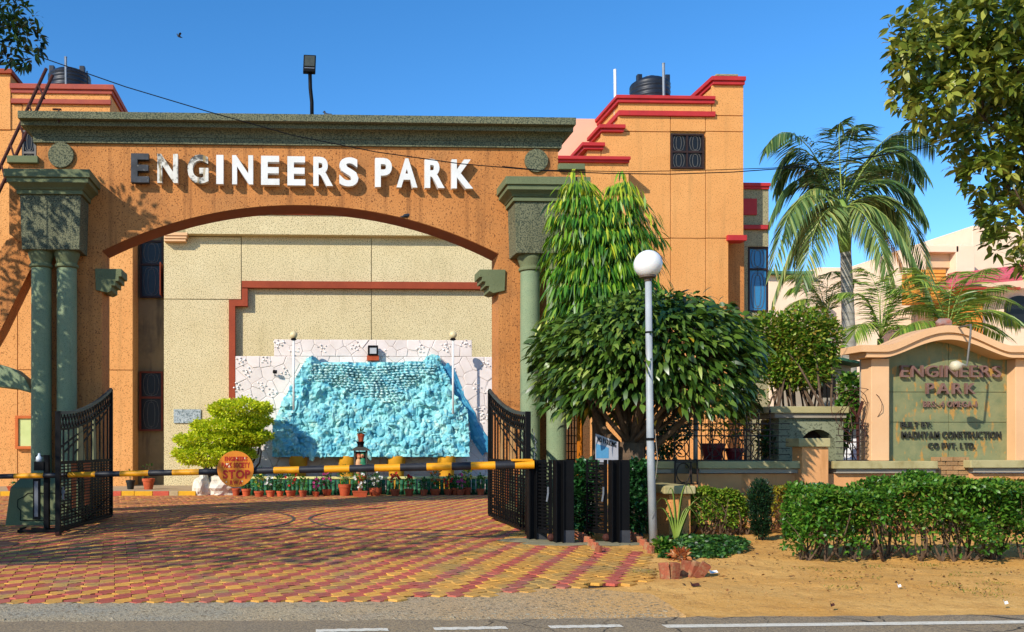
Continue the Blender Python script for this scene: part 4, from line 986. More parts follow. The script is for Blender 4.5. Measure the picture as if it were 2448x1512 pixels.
# blue rill running down the wall right of the rock
m = M(); pts = [(1062,872,20),(1085,925,16),(1105,965,15),(1122,990,15),(1132,1015,12),(1148,1050,26),(1168,1085,20)]
n = 9
for i, (x, y, w_) in enumerate(pts):
    for k in range(n):
        p_ = A(x - w_ + 2 * w_ * k / (n - 1), y + 6 * math.sin(k * 2 + i), FY); m.v.append((p_.x, FY - .02 - (.12 * math.sin(math.pi * k / (n - 1)) + .05 * noise.noise(Vector((k, i * 1.7, 0)))), p_.z))
for i in range(len(pts) - 1):
    for k in range(n - 1): a = i * n + k; m.f.append((a, a + 1, a + n + 1, a + n))
part('blue_rill', m, TB, rk)
m = M(); m.pbox(655, 1088, 1116, 1094, 27.75, FY); part('basin_lip', m, TQ, rk, bevel=.02)
# yellow stools under the rock
for i, (x, lab) in enumerate(((713, 'leftmost yellow drum stand under the turquoise rockwork'), (832, 'yellow drum stand left of the painted statue post'), (950, 'yellow drum stand third from the left below the rockwork'), (1071, 'rightmost yellow drum stand under the turquoise rockwork'))):
    c = A(x, 1100, 27.6); r = .27; m = M(); m.lathe(c.x, 27.9, [(r * 1.1, 0), (r * 1.1, .12), (r * .95, .16), (r * .88, .5), (r * .95, .85), (r * 1.08, .9), (r * 1.08, zlo + .02)], 22)
    thing('drum_stand', m, pmat('yellow drum %d' % i, '#d99a1e', '#c98a1a', 4, .7, .2, 40, grime='#a8701c'), lab, 'stand', 'yellow drum stands', smooth='auto')
# lamps, camera and floodlight on the feature wall
for x, yb, lab in ((702, 950, 'thin white globe lamp at the left of the turquoise rockwork'), (1083, 960, 'thin white globe lamp at the right of the turquoise rockwork')):
    Yl = 27.75; b = A(x, yb, Yl); z1 = AZ(812, x, Yl); lp = root('slim_lamp', b, lab, 'lamp', 'slim globe lamps on the rockwork')
    m = M(); m.tube([(b.x, Yl, b.z - .4), (b.x, Yl, z1)], .034, 10); part('pole', m, WHITE, lp, True)
    m = M(); m.lathe(b.x, Yl, [(.06, z1 - .03), (.1, z1), (.06, z1 + .05)], 14); part('collar', m, BLACK, lp)
    m = M(); m.ball((b.x, Yl, z1 + .14), .125, 18); part('globe', m, pmat('amber globe ' + lab[-20:], '#d9c89a', '#cdbb8c', 3, .25), lp, True)
wl = root('wall_floodlight', A(893, 862, FY - .2), 'black box floodlight mounted above the rockwork', 'floodlight')
m = M(); m.pbox(880, 826, 904, 849, FY - .3, FY - .1); part('housing', m, BLACK, wl, bevel=.01); m = M(); m.pbox(884, 832, 900, 846, FY - .31, FY - .3); part('lens', m, pmat('silver lens', '#b9bcbc', '#a0a4a6', 5, .25), wl)
m = M(); m.pbox(878, 850, 906, 862, FY - .25, FY - .05); part('bracket_base', m, TERRA, wl); m = M(); m.pbox(884, 846, 889, 852, FY - .2, FY - .06); m.pbox(896, 846, 901, 852, FY - .2, FY - .06); part('bracket', m, BLACK, wl)
cc_ = root('wall_camera', A(657, 905, FY), 'small black camera on a bracket on the white stone wall', 'camera'); p_ = A(657, 889, FY - .2)
m = M(); m.tube([p_ + Vector((-.05, 0, 0)), p_ + Vector((.06, -.03, -.01))], .06, 12); part('body', m, BLACK, cc_); m = M(); m.tube([(p_.x, FY - .2, p_.z), (p_.x, FY - .02, p_.z - .12)], .016, 6); part('bracket', m, BLACK, cc_)
# bed edging of green bamboo stakes with a pale rail
eg = root('bed_edging', (AX(880, 26.3), 26.3, 0), 'curved edging of green bamboo stakes behind the flower pots', 'edging')
EGY = lambda x: 26.25 + .35 * ((x - 860) / 300) ** 2
BAM = pmat('green painted bamboo', '#2f6b46', '#245a3a', 5, .55, .1, 40, obj=.25)
bmm = M(); bmm.lathe(0, 0, [(.062, 0), (.06, .17), (.068, .18), (.06, .19), (.06, .36), (.068, .37), (.06, .38), (.06, .5)], 8); bme = datamesh('bamboo_stake', bmm, BAM, True)
x = 560
while x < 1230: shared('bamboo_stake', bme, eg, (AX(x, EGY(x)), EGY(x), 0), (rs.gauss(0,.02), rs.gauss(0,.02), rs.uniform(0,6)), (1,1,rs.uniform(.92,1.02))); x += 10.8
m = M(); m.tube([(AX(x, EGY(x)), EGY(x), .53) for x in np.linspace(555, 1240, 24)], .045, 6); part('top_rail', m, pmat('pale yellow rail', '#e3d68a', '#d2c478', 5, .6), eg)
m = M(); m.box(AX(503, 26.6), AX(1290, 26.6), 26.62, FY - .02, .0, .06); struct('planting_bed', m, SOIL)
# ---------------------------------------------------------------- flower pots in a row
LG = leafmat('pot leaves', ['#24501c', '#3f7a24', '#5f9a30'])
LGD = leafmat('dark pot leaves', ['#1b3a16', '#2f5a20', '#4a7a2a'])
FLW = {c: leafmat('petals ' + c, [h, h2], .6, .3) for c, h, h2 in (('white', '#e8e6da', '#f4f2ea'), ('pink', '#c0307a', '#d85a98'), ('red', '#b8201c', '#d83a2a'), ('yellow', '#dcc62a', '#ece06a'), ('orange', '#d8601c', '#e8802c'))}
ORDN = ['first','second','third','fourth','fifth','sixth','seventh','eighth','ninth','tenth','eleventh','twelfth','thirteenth','fourteenth','fifteenth','sixteenth','seventeenth','eighteenth','nineteenth','twentieth','twenty first','twenty second']
def plant(par, c, z, w_, h, n, lm, fl=None, nf=10, lsz=.09):
    P_, D_ = in_ell(n, (c[0], c[1], z + h * .55), (w_, w_, h * .55), .3); D_[:, 2] += .35
    leaves('leaves', P_, D_, RN.uniform(.7, 1.3, n) * lsz, lsz * .5, lm, par)
    m = M()
    for i in range(4): a = i * 1.7; m.tube([(c[0], c[1], z - .03), (c[0] + w_*.5*math.cos(a), c[1] + w_*.5*math.sin(a), z + h * .7)], .006, 4)
    part('stems', m, BARK, par)
    if fl:
        for i in range(nf):
            p_, d_ = in_ell(1, (c[0], c[1] - w_ * .3, z + h * .7), (w_, w_ * .6, h * .5), .8); k = 6
            a = np.linspace(0, 2*math.pi, k, False); dd = np.stack([np.cos(a), np.full(k, -.6), np.sin(a)], 1)
            leaves('flower', np.repeat(p_, k, 0), dd, .05, .045, FLW[fl], par, up=np.array((0,-1.,0)))
def pot(x, y1, y0, w_, Y, label, kind='pot', mt=TERRA, ph=.3, lm=None, fl=None, pn=70, grp='terracotta pots along the bamboo edging', pw=None, z0=0.0):
    c = A(x, y1, Y); r = w_ / F * Y / 2; h = (y1 - y0) / F * Y; o = root('flower_pot', (c.x, Y, z0), label, 'flower pot', grp)
    m = M()
    if kind == 'pot': m.lathe(c.x, Y, [(r*.66, z0), (r*.68, z0+.01), (r*.9, z0+h*.72), (r*1.0, z0+h*.74), (r*1.02, z0+h*.98), (r*.97, z0+h), (r*.88, z0+h), (r*.84, z0+h*.9), (0.001, z0+h*.88)], 22)
    elif kind == 'bowl': m.lathe(c.x, Y, [(r*.5, z0), (r*.52, z0+.02), (r*.85, z0+h*.3), (r*1.0, z0+h*.62), (r*.95, z0+h*.84), (r*.98, z0+h), (r*.86, z0+h), (r*.84, z0+h*.9), (0.001, z0+h*.88)], 24)
    else:
        m.frustum((c.x-r*.85, c.x+r*.85, Y-r*.4, Y+r*.4), z0, (c.x-r, c.x+r, Y-r*.5, Y+r*.5), z0+h*.86); m.box(c.x-r*1.04, c.x+r*1.04, Y-r*.54, Y+r*.54, z0+h*.862, z0+h)
    part('pot_body', m, mt, o, 'auto' if kind != 'trough' else False, bevel=.006 if kind == 'trough' else 0)
    m = M(); m.lathe(c.x, Y, [(r*.8, z0+h*.95), (0.001, z0+h*.99)], 14, 1, .6 if kind == 'trough' else 1); part('soil', m, SOIL, o)
    if lm: plant(o, (c.x, Y), z0 + h, pw or r * 1.05, ph, pn, lm, fl)
    return o
zx = lambda z: (550 + z / 3.497) * .938; zy = lambda z: (1080 + z / 3.497) * .938
PT = [(180,575,650,75,'pot',.2,None,None),(272,580,655,85,'pot',.22,LGD,None),(385,600,660,90,'pot',.6,LG,'yellow'),(487,595,660,85,'pot',.35,LGD,'white'),(572,600,660,65,'pot',.55,LGD,None),(668,595,660,95,'pot',.6,LG,'red'),(777,595,663,75,'pot',.4,LG,None),(890,605,660,65,'pot',.35,LGD,'pink'),(990,585,655,85,'pot',.5,LGD,'pink'),(1148,540,655,115,'pot',.5,LG,None),(1285,603,665,130,'trough',.45,LG,'white'),(1422,575,655,115,'bowl',.42,LGD,'white'),(1598,585,657,85,'pot',.45,LGD,'red'),(1723,582,655,85,'pot',.35,LG,'red'),(1855,590,655,70,'pot',.3,LGD,None),(1955,585,650,90,'pot',.7,LG,'orange'),(2070,582,645,80,'pot',.4,LG,'red'),(2130,572,642,70,'pot',.35,LGD,None),(2180,582,642,75,'pot',.4,LG,'pink'),(2240,560,635,75,'pot',.75,LG,'yellow'),(2360,565,630,70,'pot',.4,LG,None)]
for i, (x, y0, y1, w_, kd, ph, lm, fl) in enumerate(PT):
    yb = zy(y1); Yp = 3150 / (yb - 1066) if 1 else 25.5; Yp = min(max(Yp, 25.2), 26.05) + (.12 if i in (17, 19) else 0) - (.1 if i in (18,) else 0)
    desc = {'trough': 'shallow rectangular terracotta trough with white flowers', 'bowl': 'round bellied terracotta bowl with dark leaves'}.get(kd, 'large tall terracotta pot with bushy leaves' if w_ > 110 else 'terracotta pot ' + ('with %s flowers' % fl if fl else 'with green leaves' if lm else 'almost bare'))
    pot(zx(x), HY + 3150/Yp, HY + 3150/Yp - (y1 - y0) / 3.497 * .938, w_ / 3.497 * .938, Yp, desc + ', ' + ORDN[i] + ' from the left in the row', kd, TERRA, ph, lm, fl, 90 if ph < .5 else 150)
BLKPOT = pmat('black pot plastic', '#26241f', '#1b1a17', 5, .6)
pot(312, 1170, 1148, 22, 27.4, 'black plastic pot with a bare stem on the kerb strip', 'pot', BLKPOT, .3, LGD, None, 12, 'pots on the kerb strip', z0=.15)
pot(355, 1170, 1144, 30, 27.3, 'terracotta pot with thin plant standing alone before the stained recess', 'pot', TERRA, .5, LGD, None, 22, 'pots on the kerb strip', z0=.15)
pot(40, 1171, 1160, 40, 26.6, 'low terracotta trough of seedlings on the kerb left of the column', 'trough', TERRA, .1, LGD, None, 40, 'pots on the kerb strip', z0=.15)
RPOT = pmat('maroon plastic', '#6a1a22', '#5a141c', 4, .45)
# painted statue post
stc = A(862, 1150, 25.75); st = root('statue_post', (stc.x, 25.75, 0), 'painted clay statue of an embracing couple on a terracotta stand', 'statue'); Ys = 25.75; sx = stc.x
zz = lambda y: AZ(y, 862, Ys)
m = M(); m.lathe(sx, Ys, [(.2, 0), (.18, .05), (.07, .1), (.06, .3), (.09, zz(1148)), (.17, zz(1145)), (.19, zz(1139)), (.15, zz(1137))], 18); part('stand', m, TERRA, st, 'auto')
NICHE = pmat('painted dark clay', '#3a3830', '#4a463a', 6, .6)
m = M(); m.box(sx - .17, sx + .17, Ys + .05, Ys + .14, zz(1137), zz(1080)); part('back_slab', m, NICHE, st, bevel=.02)
m = M(); m.box(sx - .2, sx - .145, Ys - .12, Ys + .06, zz(1137), zz(1078)); m.box(sx + .145, sx + .2, Ys - .12, Ys + .06, zz(1137), zz(1078)); part('side_posts', m, NICHE, st, bevel=.015)
m = M(); m.frustum((sx-.3, sx+.3, Ys-.2, Ys+.16), zz(1078), (sx-.14, sx+.14, Ys-.1, Ys+.1), zz(1069)); part('roof', m, NICHE, st, bevel=.01)
m = M(); m.lathe(sx, Ys, [(.1, zz(1069)), (.09, zz(1064)), (.12, zz(1057)), (.13, zz(1056))], 16); part('pot_holder', m, BLACK, st)
SKIN = pmat('painted clay skin', '#c98a62', '#b97a54', 6, .6); GRN = pmat('painted green robe', '#2f7a54', '#256846', 6, .6); CRM = pmat('painted cream robe', '#d8a878', '#c8966a', 6, .6)
for dx, hz, mt, hm in ((-.07, 1092, CRM, pmat('painted turban', '#b5563a', '#a04a32', 6, .6)), (.065, 1090, GRN, GRN)):
    m = M(); z0 = zz(1137); zh = zz(hz)
    m.tube([(sx + dx*1.1, Ys - .02, z0), (sx + dx*1.1, Ys - .04, z0 + .2), (sx + dx, Ys - .05, z0 + .38), (sx + dx*.9, Ys - .05, zh - .11), (sx + dx*.8, Ys - .06, zh - .06)], [.095, .09, .1, .085, .04], 12); fg = part('figure_body', m, mt, st, True)
    m = M(); m.tube([(sx + dx*1.9, Ys - .05, zh - .14), (sx + dx*1.6, Ys - .13, zh - .3), (sx - dx*.3, Ys - .15, zh - .22)], [.04, .04, .03], 8); part('figure_arm', m, mt if dx > 0 else SKIN, fg, True)
    m = M(); m.ball((sx + dx*.8, Ys - .06, zh), .07, 14, (.85,.95,1.1)); m.tube([(sx + dx*.55, Ys - .12, zh), (sx + dx*.4, Ys - .15, zh - .02)], [.02, .012], 6); part('figure_head', m, SKIN, fg, True)
    m = M(); m.ball((sx + dx*.95, Ys - .04, zh + .035), .078, 14, (.95,.95,.85)); part('head_cover', m, hm, fg, True)
pot(863, zy(183) - .6, zy(112), 17.5, 25.75, 'small terracotta pot of succulents on top of the painted statue', 'pot', TERRA, .12, LGD, None, 40, 'pots on stands', z0=zz(1056))

# ---------------------------------------------------------------- topiary and boulders
def limbs(m, b, tips, r, bend=.15):
    for tp in tips:
        a, c = Vector(b), Vector(tp); k = 5; pts = []
        off = Vector((random.gauss(0,1), random.gauss(0,1), random.gauss(0,.4))) * bend * (c - a).length
        for i in range(k + 1): t = i / k; pts.append(a.lerp(c, t) + off * math.sin(t * math.pi))
        m.tube(pts, [r * (1 - .75 * i / k) for i in range(k + 1)], 6)
TOPL = leafmat('golden topiary leaves', ['#7fa012', '#b3c81a', '#d4dc2c', '#e6e84a'], .5, .3)
tb = G(520, 1178); tb.y = 27.0; tp_ = root('topiary_shrub', (AX(520, 27), 27.0, 0), 'bright yellow green topiary shrub clipped in slanting tiers', 'shrub')
TE = [(575, 980, 76, 22), (592, 1012, 58, 14), (540, 1022, 84, 17), (522, 1053, 108, 19), (588, 1046, 62, 16), (505, 1088, 92, 22), (560, 1085, 50, 17)]
Ps, Ds = [], []
for x, y, rx, ry in TE:
    c = A(x, y, 26.8); k = 26.8 / F; n = int(rx * ry * 2.8); p_, d_ = in_ell(n, c, (rx * k, min(rx * k, .95), ry * k), .78)
    p_[:, 2] -= .12 * (p_[:, 0] - c.x) * 0; p_ += .04 * np.sin(p_[:, [1, 2, 0]] * 9) + .03 * np.sin(p_[:, [2, 0, 1]] * 23) + d_ * (RN.random((n, 1)) < .05) * .09; Ps.append(p_); Ds.append(d_)
P_, D_ = np.concatenate(Ps), np.concatenate(Ds); D_[:, 2] += .5
leaves('foliage', P_, D_ + RN.normal(size=D_.shape) * .45, RN.uniform(.07, .12, len(P_)), .06, TOPL, tp_)
m = M(); limbs(m, (AX(520, 27), 27, 0), [A(x + dx, y + 10, 26.9) for x, y, rx, ry in TE for dx in (-rx * .5, 0, rx * .5)], .05); part('stems', m, BARK, tp_, True)
BLD = pmat('whitewashed boulder', '#d9d0c0', '#c4b8a4', 3, .85, .5, 12, dist=.03)
for x, w_, h_, lab in ((484, .24, .42, 'upright whitewashed boulder at the left foot of the topiary'), (532, .46, .36, 'broad whitewashed boulder below the round stop sign')):
    bm = bmesh.new(); bmesh.ops.create_icosphere(bm, subdivisions=3, radius=1)
    for v in bm.verts: v.co *= 1 + .42 * noise.noise(v.co * 1.5 + Vector((x, 0, 0))) + .16 * abs(noise.noise(v.co * 3.2)) + .06 * noise.noise(v.co * 8); v.co = Vector((v.co.x * w_, v.co.y * .4, max(v.co.z, -.6) * h_ + .25))
    mm = M(); bm.verts.index_update(); mm.add([tuple(v.co + Vector((AX(x, 26.3), 26.3, 0))) for v in bm.verts], [tuple(v.index for v in f.verts) for f in bm.faces]); bm.free()
    thing('boulder', mm, BLD, lab, 'boulder', 'whitewashed boulders')

# ---------------------------------------------------------------- boundary wall, fence and name monument at the right
SY = 15.5
bw = root('boundary_wall', (AX(2000, SY), SY + .1, 0), 'low orange boundary wall with greenish stone copings and a bare brick gap', 'wall')
COP = pmat('greenish coping', '#b5a878', '#a3986a', 2.2, .85, .3, 30, streak='#8a7a4a', sth=(.5,.75), sk=(3,3,2))
CEM = pmat('grey cement', '#a59a86', '#94897a', 2.5, .9, .3, 30)
zg = AZ(1133, 2000, SY)
OW2 = pmat('weathered peach plaster', '#dca068', '#cf9058', 1.5, .85, .3, 25, streak='#a5703c', sth=(.55,.8), sk=(4,4,.6))
for x0, x1 in ((1560, 1915), (1975, 2238), (2320, 2700)):
    m = M(); m.box(AX(x0, SY), AX(x1, SY), SY, SY + .3, 0, zg); part('wall_section', m, OW2, bw)
for x0, x1, dy in ((1560, 1612, 0), (1666, 1931, 0), (1993, 2243, 0), (2321, 2700, -2)):
    m = M(); m.pbox(x0, 1103 + dy, x1, 1121 + dy, SY - .16, SY + .36); part('coping', m, COP, bw, bevel=.012)
    m = M(); m.pbox(x0 + 6, 1121.5 + dy, x1 - 6, 1132 + dy, SY - .09, SY + .33); part('coping_bed', m, CEM, bw, bevel=.008)
m = M(); m.box(AX(2236, SY), AX(2322, SY), SY + .06, SY + .3, 0, AZ(1103, 2280, SY)); part('brick_core', m, pmat('old mortar', '#a08a68', '#8c7858', 4, .95, .5, 30), bw)
BRK = pmat('bare brick', '#b08a5c', '#9c744c', 4, .9, .5, 30, obj=.15, dist=.02)
bmm = M(); bmm.box(-.5, .5, -.5, .5, -.5, .5); bme = datamesh('brick', bmm, BRK)
for r_ in range(7):
    z = AZ(1165, 2280, SY) - .02 + r_ * .082; x = AX(2236, SY) + (.0 if r_ % 2 else -.1); X1_ = AX(2322, SY)
    while x < X1_:
        a, b = max(x, AX(2236, SY)), min(x + .215, X1_)
        if b - a > .04: shared('brick', bme, bw, ((a + b) / 2, SY + .08 + rs.uniform(-.015, .015), z + .036), (0, 0, rs.gauss(0, .02)), (b - a - .012, .1, .07))
        x += .228
# pier with cap, step block with slab
m = M(); m.pbox(1917, 1069, 1981, 1069 + 20, SY - .22, SY + .1); px0, px1 = AX(1917, SY - .22), AX(1981, SY - .22); m = M(); m.box(px0, px1, SY - .22, SY + .1, 0, AZ(1069, 1950, SY - .22)); part('pier', m, OW2, bw, bevel=.012)
m = M(); m.pbox(1910, 1048, 1986, 1069, SY - .28, SY + .16); part('pier_cap', m, COP, bw, bevel=.015)
sbx0, sbx1 = AX(1600, 14.1), AX(1652, 14.1)
m = M(); m.box(sbx0, sbx1, 14.1, SY - .01, 0, AZ(1182, 1625, 14.1)); part('step_block', m, STUC2, bw, bevel=.02)
m = M(); m.pbox(1588, 1162, 1664, 1182, 13.98, SY - .02); part('step_slab', m, COP, bw, bevel=.02)
# railing on the wall
fz = lambda z: (1700 + z / 2.47) * .938; fzy = lambda z: (1000 + z / 2.47) * .938
FYY = SY + .06
rl = root('iron_railing', (AX(1720, FYY), FYY, zg), 'black wrought iron railing with rings and spear tips on the low wall', 'railing')
IR = pmat('rusty black iron', '#2b2320', '#3a2a22', 8, .6)
def rp(zx_, zy_): return A(fz(zx_), fzy(zy_), FYY)
for y in (200, 238, 275, 428):
    m = M(); m.tube([rp(-250, y), rp(668, y)], .012, 5); part('rail', m, IR, rl)
xs_ = [-230, -140, -60, 45, 140, 215, 285, 360, 430, 500, 578, 648]
for x in xs_:
    m = M(); m.tube([rp(x, 432), rp(x, 132)], .011, 5); m.tube([rp(x, 136), rp(x, 124), rp(x, 106)], [.011, .022, .002], 6); part('upright', m, IR, rl)
for x in (-95, 92, 300, 502):
    m = M(); c = rp(x, 352); k = 45 / 2.47 * .938 / F * FYY
    m.tube([(c.x + k*math.cos(a), FYY, c.z + k*1.25*math.sin(a)) for a in np.linspace(0, 2*math.pi, 25)], .01, 5, False); part('ring', m, IR, rl)
    m = M(); m.bar(rp(x - 62, 275), rp(x + 62, 428), .014); m.bar(rp(x + 62, 275), rp(x - 62, 428), .014); m.bar(rp(x - 60, 200), rp(x + 60, 275), .012); m.bar(rp(x + 60, 200), rp(x - 60, 275), .012); part('cross_bars', m, IR, rl)
for i in range(7):
    y = 196 + i * 39; m = M(); m.bar(rp(650, y), rp(772, y + 2), .014); part('spike', m, IR, rl); m = M(); m.bar(rp(1064, y - 2), rp(1268, y), .014); part('spike', m, IR, rl)
for x in (1212, 1246): m = M(); m.tube([rp(x, 436), rp(x, 190)], .012, 5); part('upright', m, IR, rl)
m = M(); m.bar(rp(1212, 200), rp(1266, 275), .012); m.bar(rp(1266, 200), rp(1212, 275), .012); part('cross_bars', m, IR, rl)
# small bent ring panel hanging below the rail
m = M(); Yb = 15.25
def bp(x, y): return A(fz(x), fzy(y), Yb)
for a, b in (((52, 432), (50, 578)), ((190, 432), (192, 578)), ((50, 578), (192, 578)), ((52, 440), (190, 440)), ((150, 440), (152, 578))): m.bar(bp(*a), bp(*b), .022)
c = bp(102, 508); m.tube([(c.x + .12*math.cos(a), Yb, c.z + .17*math.sin(a)) for a in np.linspace(0, 2*math.pi, 21)], .01, 5, False)
thing('ring_panel', m, IR, 'small bent iron ring panel hanging below the railing', 'panel')
# pipe post in the railing
m = M(); m.tube([(rp(198, 0).x, FYY + .12, .9), (rp(198, 0).x, FYY + .12, AZ(975, 1675, FYY))], .04, 10); thing('pipe_post', m, STEEL, 'plain grey steel pipe post standing behind the ring railing', 'post', smooth=True)
pot(fz(287), fzy(434), fzy(322), 56, 15.95, 'larger maroon plastic pot behind the railing', 'pot', RPOT, .9, leafmat('yellowing leaves', ['#7a8a20', '#b0a82a', '#c8b83a']), None, 80, 'maroon pots behind the railing', z0=1.22, pw=.28)
pot(fz(424), fzy(434), fzy(352), 44, 15.95, 'smaller maroon plastic pot behind the railing', 'pot', RPOT, .3, LGD, None, 40, 'maroon pots behind the railing', z0=1.22, pw=.12)
m = M(); m.box(AX(1560, 15.9), AX(1840, 15.9), 15.82, 16.3, 0, 1.22); part('rear_ledge', m, CEM, bw)
# grey niche block behind the fence
NBY = 16.7
nk = root('niche_block', (AX(1940, NBY), NBY + .3, 0), 'grey plastered block with a round arched niche and stone cap', 'niche block')
c0 = (1955, 1075); pts = [(1862, 1130), (1862, 1000), (2016, 1000), (2016, 1130), (1999, 1130), (1999, 1072)] + [(1955 + 43*math.cos(a), 1072 - 45*math.sin(a)) for a in np.linspace(.12, math.pi - .12, 14)] + [(1911, 1072), (1911, 1130)]
bz = [(AX(x, NBY), max(0, AZ(y, 1940, NBY)) if y < 1130 else 0) for x, y in pts]
m = M(); m.prism(bz, NBY, NBY + .35); part('body', m, pmat('grey green roughcast', '#8f9378', '#7f8468', 2, .9, .6, 25, '#5c604c', 28, (.55,.65)), nk)
m = M(); m.box(AX(1863, NBY), AX(2015, NBY), NBY + .36, NBY + .7, 0, AZ(1003, 1940, NBY)); part('niche_back', m, WOODD, nk)
m = M(); m.pbox(1842, 972, 2030, 988, NBY - .14, NBY + .85); part('cap', m, COP, nk, bevel=.012); m = M(); m.pbox(1852, 988, 2024, 1000, NBY - .08, NBY + .8); part('cap_bed', m, CEM, nk, bevel=.01)

# monument
mn = root('name_monument', (AX(2268, SY), SY + .15, 1.2), 'peach name monument with curved cap and raised lettering on slate', 'monument')
PF, PP, CFr = SY + .02, SY + .22, SY - .2                       # pillar front, panel front, cap front
zb = AZ(1102, 2268, SY)
m = M(); m.box(AX(2083, PF), AX(2126, PF), PF, PF + .3, zb, AZ(858, 2100, PF)); part('pillar', m, PEACH, mn, bevel=.008)
m = M(); m.box(AX(2428, PF), AX(2700, PF), PF, PF + .3, zb, AZ(858, 2268, PF)); part('pillar', m, PEACH, mn, bevel=.008)
def sgcurve(x, y_flat, y_apex, x0, x1):                          # flat, then an S into a round crown
    if x <= x0 or x >= x1: return y_flat
    t = (x - x0) / (x1 - x0); return y_flat - (y_flat - y_apex) * (.5 - .5 * math.cos(2 * math.pi * t)) ** .72
def capstrip(ya, yb_, x0, x1, ca, cb, Y0, Y1, xl, xr, name, mt):
    xs = np.linspace(xl, xr, 60); top = [(AX(x, Y0), AZ(sgcurve(x, *ca), 2268, Y0)) for x in xs]; bot = [(AX(x, Y0), AZ(sgcurve(x, *cb), 2268, Y0)) for x in xs]
    m = M(); k = len(xs); vs = [(x, Y0, z) for x, z in top] + [(x, Y0, z) for x, z in bot] + [(x, Y1, z) for x, z in top] + [(x, Y1, z) for x, z in bot]
    fs = []
    for i in range(k - 1): fs += [(k+i, k+i+1, i+1, i), (2*k+i+1, 3*k+i+1, 3*k+i, 2*k+i), (i, i+1, 2*k+i+1, 2*k+i), (k+i+1, k+i, 3*k+i, 3*k+i+1)]
    fs += [(0, 2*k, 3*k, k), (k-1, 2*k-1, 4*k-1, 3*k-1)]; m.add(vs, fs); return part(name, m, mt, mn)
capstrip(0, 0, 0, 0, (826, 778, 2122, 2418), (842, 795, 2122, 2418), CFr, SY + .4, 2058, 2500, 'cap', PEACH)
capstrip(0, 0, 0, 0, (842.5, 795.5, 2122, 2418), (855, 812, 2118, 2420), CFr + .05, SY + .36, 2072, 2500, 'cap_moulding', PEACH)
SLATE = pmat('weathered slate', '#8a875c', '#787c56', 2.6, .6, .4, 14, streak='#b08442', sth=(.56,.63), sk=(7,7,3.0), grime='#6a7350', gth=(.45,.7), gscale=4.5, spec=.3)
def slate(poly): m = M(); m.prism([(AX(x, PP), AZ(y, 2268, PP)) for x, y in poly], PP, PP + .06); part('slate_tile', m, SLATE, mn, bevel=.003)
for a, b in ((2120, 2267.4), (2268.6, 2440)):
    xs = np.linspace(a, b, 14); slate([(x, sgcurve(x, 858, 812, 2112, 2426)) for x in xs] + [(b, 937.4), (a, 937.4)])
    slate(rect(a, 938.6, b, 1009.4)); slate(rect(a, 1010.6, b, 1103))
m = M(); m.box(AX(2090, SY), AX(2500, SY), PP + .065, PP + .2, zb, AZ(850, 2268, SY)); part('backing', m, CEM, mn)
RSN = pmat('rose sign letters', '#86655a', '#72564a', 4, .5, .1, 40, grime='#6a4a42', gth=(.5,.75), gscale=5); DKL = pmat('dark sign letters', '#3a3830', '#2b2a24', 4, .5)
def sl2(s, x0, x1, y0, y1, mt, th, gap, bold=.006): 
    for ch, a, b, z0, z1 in line_boxes(s, bold, AX(x0, PP), AX(x1, PP), AZ(y1, 2268, PP), AZ(y0, 2268, PP), gap, .5): part('letter', glyph(ch, bold, a, b, z0, z1, PP - th, PP - th * .4), mt, mn)
sl2('ENGINEERS', 2147, 2385, 875, 903, RSN, .09, .2); sl2('PARK', 2208, 2325, 917, 943, RSN, .09, .3); sl2('BRS:-4 OMEGA-I', 2204, 2331, 960, 974, RSN, .05, .26)
sl2('BUILT BY:', 2150, 2223, 1009, 1022, DKL, .05, .1); sl2('MADHYAM CONSTRUCTION', 2152, 2389, 1032, 1048, DKL, .05, .2); sl2('CO PVT. LTD.', 2216, 2328, 1059, 1073, DKL, .05, .2)
lp = root('picture_lamp', A(2280, 785, SY + .1), 'thin bracket lamp reaching over the front of the name monument', 'lamp')
m = M(); YL = SY - .85; m.tube([A(2280, 786, SY + .1), A(2321, 777, YL), A(2320, 800, YL), A(2312, 872, YL), A(2306, 876, YL)], .016, 8); part('arm', m, GRILLE, lp, True)
m = M(); c = A(2287, 874, YL); m.tube([A(2310, 875, YL), A(2298, 872, YL), A(2290, 874, YL), A(2280, 877, YL), A(2274, 878, YL)], [.02, .03, .085, .09, .05], 14); part('lamp_shade', m, pmat('cream enamel', '#cfc4a4', '#bdb292', 6, .4), lp, True)
vs, fs = PE2[3]; m = M(); c = A(2256, 774, SY + .15); m.add([(c.x + v[0]*.15, c.y + v[1]*.12, c.z + v[2]*.11) for v in vs], fs); thing('broken_brick', m, pmat('broken brick', '#a5502e', '#8a8078', 6, .9), 'broken brick lump lying on top of the monument cap', 'brick')
# ---------------------------------------------------------------- globe lamp post in front of the round tree
LY = 13.3; lb = Vector((AX(1562, LY), LY, 0)); gl_ = root('globe_lamp', lb, 'white globe lamp on a grey pole before the round tree', 'street lamp')
gc = A(1549, 632, LY); m = M(); m.tube([lb, (gc.x + .035, LY, 1.6), (gc.x + .005, LY, AZ(668, 1550, LY))], [.062, .055, .048], 14); part('pole', m, pmat('silver pole paint', '#a9adae', '#8f9496', 3, .45, streak='#7c6a58', sth=(.66,.85)), gl_, True)
m = M(); m.tube([(gc.x + .035, LY, 1.58), (gc.x + .035, LY, 1.62)], .064, 14); m.tube([(gc.x + .02, LY, AZ(797, 1553, LY)), (gc.x + .02, LY, AZ(793, 1553, LY))], .062, 14); part('pole_band', m, BLACK, gl_)
m = M(); z_ = AZ(664, 1549, LY); m.lathe(gc.x, LY, [(.055, z_ - .06), (.06, z_ - .02), (.12, z_), (.12, z_ + .03), (.09, z_ + .05)], 18); part('collar', m, pmat('brown collar', '#5a4a3c', '#4a3c30', 5, .5), gl_)
